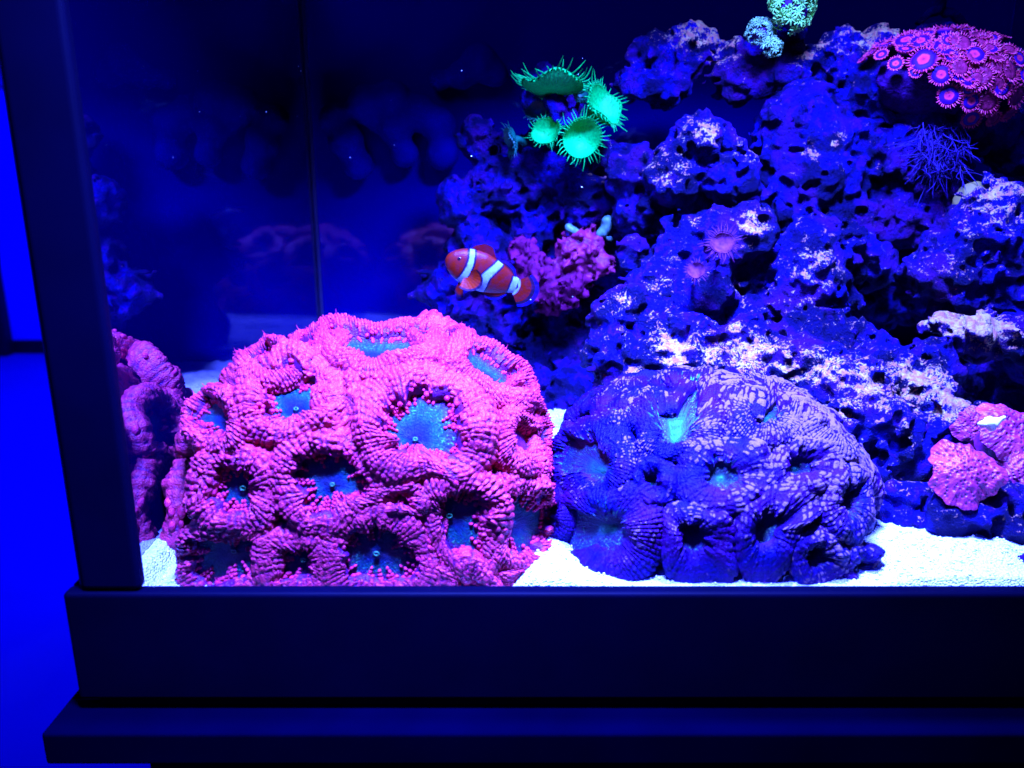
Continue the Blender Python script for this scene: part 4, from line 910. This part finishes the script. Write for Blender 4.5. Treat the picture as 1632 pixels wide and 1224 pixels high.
# ------------------------------------------------------------------ mushroom corals
def mush_mat():
    t = NT('mushroom_coral'); uv = t.add('ShaderNodeUVMap').outputs[0]; v = t.add('ShaderNodeSeparateXYZ', i_0=uv).outputs[1]
    n = t.noise(45, 3); n2 = t.noise(700, 2)
    pit_shade_fac = t.attr('pit_shade').outputs['Fac']
    c = t.mix(t.ramp(n, [(.35, 0.), (.65, 1.)]), (.22, .007, .055), (.36, .022, .055))
    c = t.mix(pit_shade_fac, c, (.06, .004, .035)); c = t.mix(t.ramp(v, [(.0, 1.), (.10, 0.)]), c, (.12, .01, .06))
    t.set(c, .45, .35); t.bump(n2, .0006, .8); return t.m
MM = mush_mat()
def mushroom(px, py, Y, n, rx, rz, label, seed=0, dome=.5, ref=(0, 0, 1), name='mushroom_coral', group='mushroom corals'):
    g = np.random.default_rng(700 + seed); c = at(px, py, Y); m = mpp(Y, py); T, B, N = [q[0] for q in frames(np.array(n, float)[None], (0.05, .1, 1))]
    root = empty('mushroom_coral', c, label, 'coral', group)
    nu, nv = 360, 90; a = np.linspace(0, 2 * math.pi, nu, endpoint=False); q = np.linspace(.01, 1, nv); A, Q = np.meshgrid(a, q, indexing='ij')
    edge = 1 + .09 * np.sin(A * 3 + seed) + .06 * np.sin(A * 5 + seed * 2.3) + .04 * np.sin(A * 9 + seed) + .025 * np.sin(A * 17 + seed * 4)
    x = np.cos(A) * Q * edge; y = np.sin(A) * Q * edge
    h = dome * (1 - Q ** 2.2) + .10 * np.sin(A * 4 + seed) * Q ** 3 - .12 * np.exp(-(Q / .10) ** 2)
    # spiral rows of pits, their shade also painted in dark
    npt = 130; rad = np.sqrt((np.arange(npt) + .5) / npt) * .93; th = np.arange(npt) * 2.39996 + g.normal(0, .16, npt); px_, py_ = rad * np.cos(th), rad * np.sin(th)
    d = np.full(x.shape, 9.0)
    for i in range(npt): d = np.minimum(d, (x - px_[i]) ** 2 + (y - py_[i]) ** 2)
    d = np.sqrt(d); pit_mask = np.exp(-(d / .040) ** 2); h = h - .055 * pit_mask + .20 * vnoise(np.stack([x * 2.1 + seed * 3, y * 2.1, x * 0], -1)) * Q ** .7 + .05 * vnoise(np.stack([x * 7 + seed * 3, y * 7, x * 0], -1)) + .012 * np.sin(A * 60) * Q ** 3
    V = c + (x * rx * m)[..., None] * T + (y * rz * m)[..., None] * B + (h * rx * m * .7)[..., None] * N
    uv = np.stack([A / 6.2832, Q], -1)
    under = c + (x * rx * m)[:, -1:, None] * T * .75 + (y * rz * m)[:, -1:, None] * B * .75 - N * rx * m * .25
    V = np.concatenate([V, under], 1); uv = np.concatenate([uv, uv[:, -1:]], 1); pit_shade = np.concatenate([np.clip(pit_mask * 1.3 - .3, 0, 1), np.zeros((nu, 1))], 1)
    mesh('cap', V.reshape(-1, 3), grid_faces(nu, nv + 1), MM, root, uv=uv.reshape(-1, 2), attrs={'pit_shade': pit_shade.ravel()})
    sv, sf = tubes(np.stack([c - N * rx * m * .1, c - N * rx * m * .5, c - N * rx * m * .9])[None], np.array([rx * m * .5, rx * m * .4, rx * m * .5]), 16); mesh('stalk', sv, sf, PINKT, root)
    return root
mushroom(1536, 756, .055, (-.20, -.72, .62), 54, 55, 'full round pink mushroom coral with dark pits above the small blue rock', 1, .55)
mushroom(1612, 688, .085, (.15, -.62, .72), 58, 52, 'upper right pink mushroom coral with a white patch beside its rim', 2, .4)
mushroom(1618, 770, .065, (-.30, -.75, .5), 50, 46, 'lower right mushroom coral partly tucked behind the full round one', 3, .4)
mushroom(1556, 680, .115, (-.1, -.85, .35), 34, 34, 'shaded violet mushroom coral behind the others', 4, .35)

# ------------------------------------------------------------------ encrusting and odd things on the back rock
def lump(name, label, cat, bl, mat, group=None, h=.0013, amp=.5, k=.006):
    P = np.array([at(b[0], b[1], b[2]) for b in bl]); r = np.array([b[3] * mpp(b[2], b[1]) for b in bl]); lo = (P - r[:, None]).min(0) - .008; hi = (P + r[:, None]).max(0) + .008
    n = np.ceil((hi - lo) / h).astype(int) + 1; g = np.meshgrid(*[lo[k_] + np.arange(n[k_]) * h for k_ in range(3)], indexing='ij'); f = np.full(n, 1.)
    for p, rr in zip(P, r):
        d = np.sqrt((g[0] - p[0]) ** 2 + (g[1] - p[1]) ** 2 + (g[2] - p[2]) ** 2) - rr; hh = np.clip(.5 + .5 * (f - d) / k, 0, 1); f = np.where(f > .5, d, f * (1 - hh) + d * hh - k * hh * (1 - hh))
    Q = np.stack(g, -1); f -= amp * (.004 * fbm(Q / .006, 3) + .0022 * np.clip(.6 - worley(Q / .005), 0, 1)); f[0] = f[-1] = 1; f[:, 0] = f[:, -1] = 1; f[:, :, 0] = f[:, :, -1] = 1
    V, Fq = surface_nets(f, lo, h); return tag(mesh(name, V, Fq, mat), label, cat, group)
ENC = plain('pink_encrusting_coral', (.17, .005, .035), .6, .2, .45, 120, .0015)
lump('encrusting_coral', 'magenta encrusting coral lump right of the clownfish', 'coral', [(925, 400, .30, 30), (950, 420, .30, 22), (905, 415, .30, 22), (940, 385, .31, 18), (900, 395, .31, 12)], ENC, amp=1.3)
lump('encrusting_coral', 'dull crimson encrusting growth just behind the clownfish tail', 'coral', [(850, 425, .30, 26), (870, 450, .30, 28), (835, 400, .30, 20), (905, 455, .30, 30), (822, 440, .31, 22), (880, 480, .32, 20)], plain('crimson_growth', (.10, .003, .028), .7, .05, .5, 120, .0015), amp=1.5)
lump('branching_sponge', 'pale blue-white branching sponge above the magenta coral', 'sponge', [(905, 362, .30, 6), (914, 368, .30, 7), (922, 372, .30, 4), (968, 352, .30, 9), (966, 366, .30, 8), (955, 372, .30, 5), (940, 374, .30, 4), (972, 380, .30, 6)],
     plain('pale_sponge', (.06, .16, .075), .5, .3, .3, 200), h=.0009, amp=.25, k=.004)
lump('pale_shell', 'smooth grey-green shell wedged beside the tall white-flecked rock', 'shell', [(1545, 316, .238, 15), (1536, 328, .238, 12), (1556, 304, .238, 12), (1552, 330, .238, 12)], plain('grey_shell', (.17, .13, .022), .5, .2, .08, 100), h=.001, amp=.12, k=.012)
lump('white_sponge', 'white crumb of sponge on the upper right mushroom coral', 'sponge', [(1566, 676, .07, 5), (1574, 671, .07, 6), (1583, 674, .07, 8), (1592, 670, .07, 5), (1601, 666, .07, 3.5), (1579, 681, .07, 5)], plain('white_sponge_mat', (.75, .72, .3), .5, .3, .1, 300), h=.0007, amp=.3, k=.003)
DIM = plain('dim_reflection', (.0001, .0001, .08), .9, .02, .25, 40)  # navy for solid lobes added in place of reflections in the glass
lump('reflection_lobes', 'dim rounded blue lobes modelled in place of reflections high on the dark back glass, right of the corner seam', 'coral',
     [(535, 190, .435, 26), (552, 225, .432, 28), (570, 262, .435, 24), (585, 165, .438, 30), (625, 160, .436, 32), (630, 205, .432, 27), (645, 245, .436, 22), (668, 180, .438, 28), (700, 200, .436, 28), (705, 245, .438, 26), (603, 190, .438, 20)], DIM, h=.0022, amp=.12, k=.008)
lump('reflection_lobes', 'faint blue lobe modelled in place of a reflection high on the back glass, left of the green polyps', 'coral', [(735, 120, .438, 22), (765, 100, .436, 30), (790, 118, .438, 20), (700, 128, .44, 16)], DIM, h=.0022, amp=.12, k=.008)
# stringy algae tuft on the right
g = np.random.default_rng(5); n = 260; p0 = at(g.uniform(1465, 1535, n), g.uniform(195, 270, n), .235 + g.uniform(0, .02, n)); pth = [p0]
dirn = np.stack([g.normal(-.1, .35, n), g.normal(-.3, .3, n), g.normal(-1., .35, n)], -1)
for k in range(5): dirn = dirn + g.normal(0, .45, (n, 3)); p0 = p0 + dirn * .0022; pth.append(p0)
tv, tf = tubes(np.stack(pth, 1), np.array([.0004, .0004, .0004, .0003, .0003, .0001]), 4)
tag(mesh('algae_tuft', tv, tf, plain('hair_algae', (.012, .001, .06), .6, .2, .5, 200)), 'stringy violet hair algae tuft hanging under the zoanthid colony', 'algae', kind='stuff')
# forked twig at the top
tw = at(np.array([1462., 1478, 1492, 1500, 1508, 1520]), np.array([40., 22, 14, 4, -8, -20]), .33); tw2 = at(np.array([1492., 1505, 1516, 1528, 1540, 1550]), np.array([14., 22, 20, 30, 40, 60]), .335)
tv, tf = tubes(np.stack([tw, tw2]), np.array([.003, .0035, .004, .0035, .003, .003]), 10); tv = tv + .0018 * np.stack([fbm(tv / .006 + k * 5, 2) for k in range(3)], -1)
o = mesh('branch_coral', tv, tf, ROCK, attrs={'crust': np.full(len(tv), .45)}); tag(o, 'thin forked blue coral branch rising above the zoanthid colony', 'coral')  # 'crust' sets the painted highlights, here all over
# specks drifting in the water
n = 30; P = at(g.uniform(200, 1000, n), g.uniform(20, 620, n), g.uniform(.10, .4, n)); s = g.uniform(.00018, .00045, n)[:, None]; T, B, N = frames(g.normal(size=(n, 3)))
V, Fc = blobs(P, T * s, B * s, N * s, ICO1); tag(mesh('drifting_specks', V, Fc, plain('speck', (.5, .6, .5), .6, .2)), 'tiny pale specks drifting in the dark water', 'specks', kind='stuff')
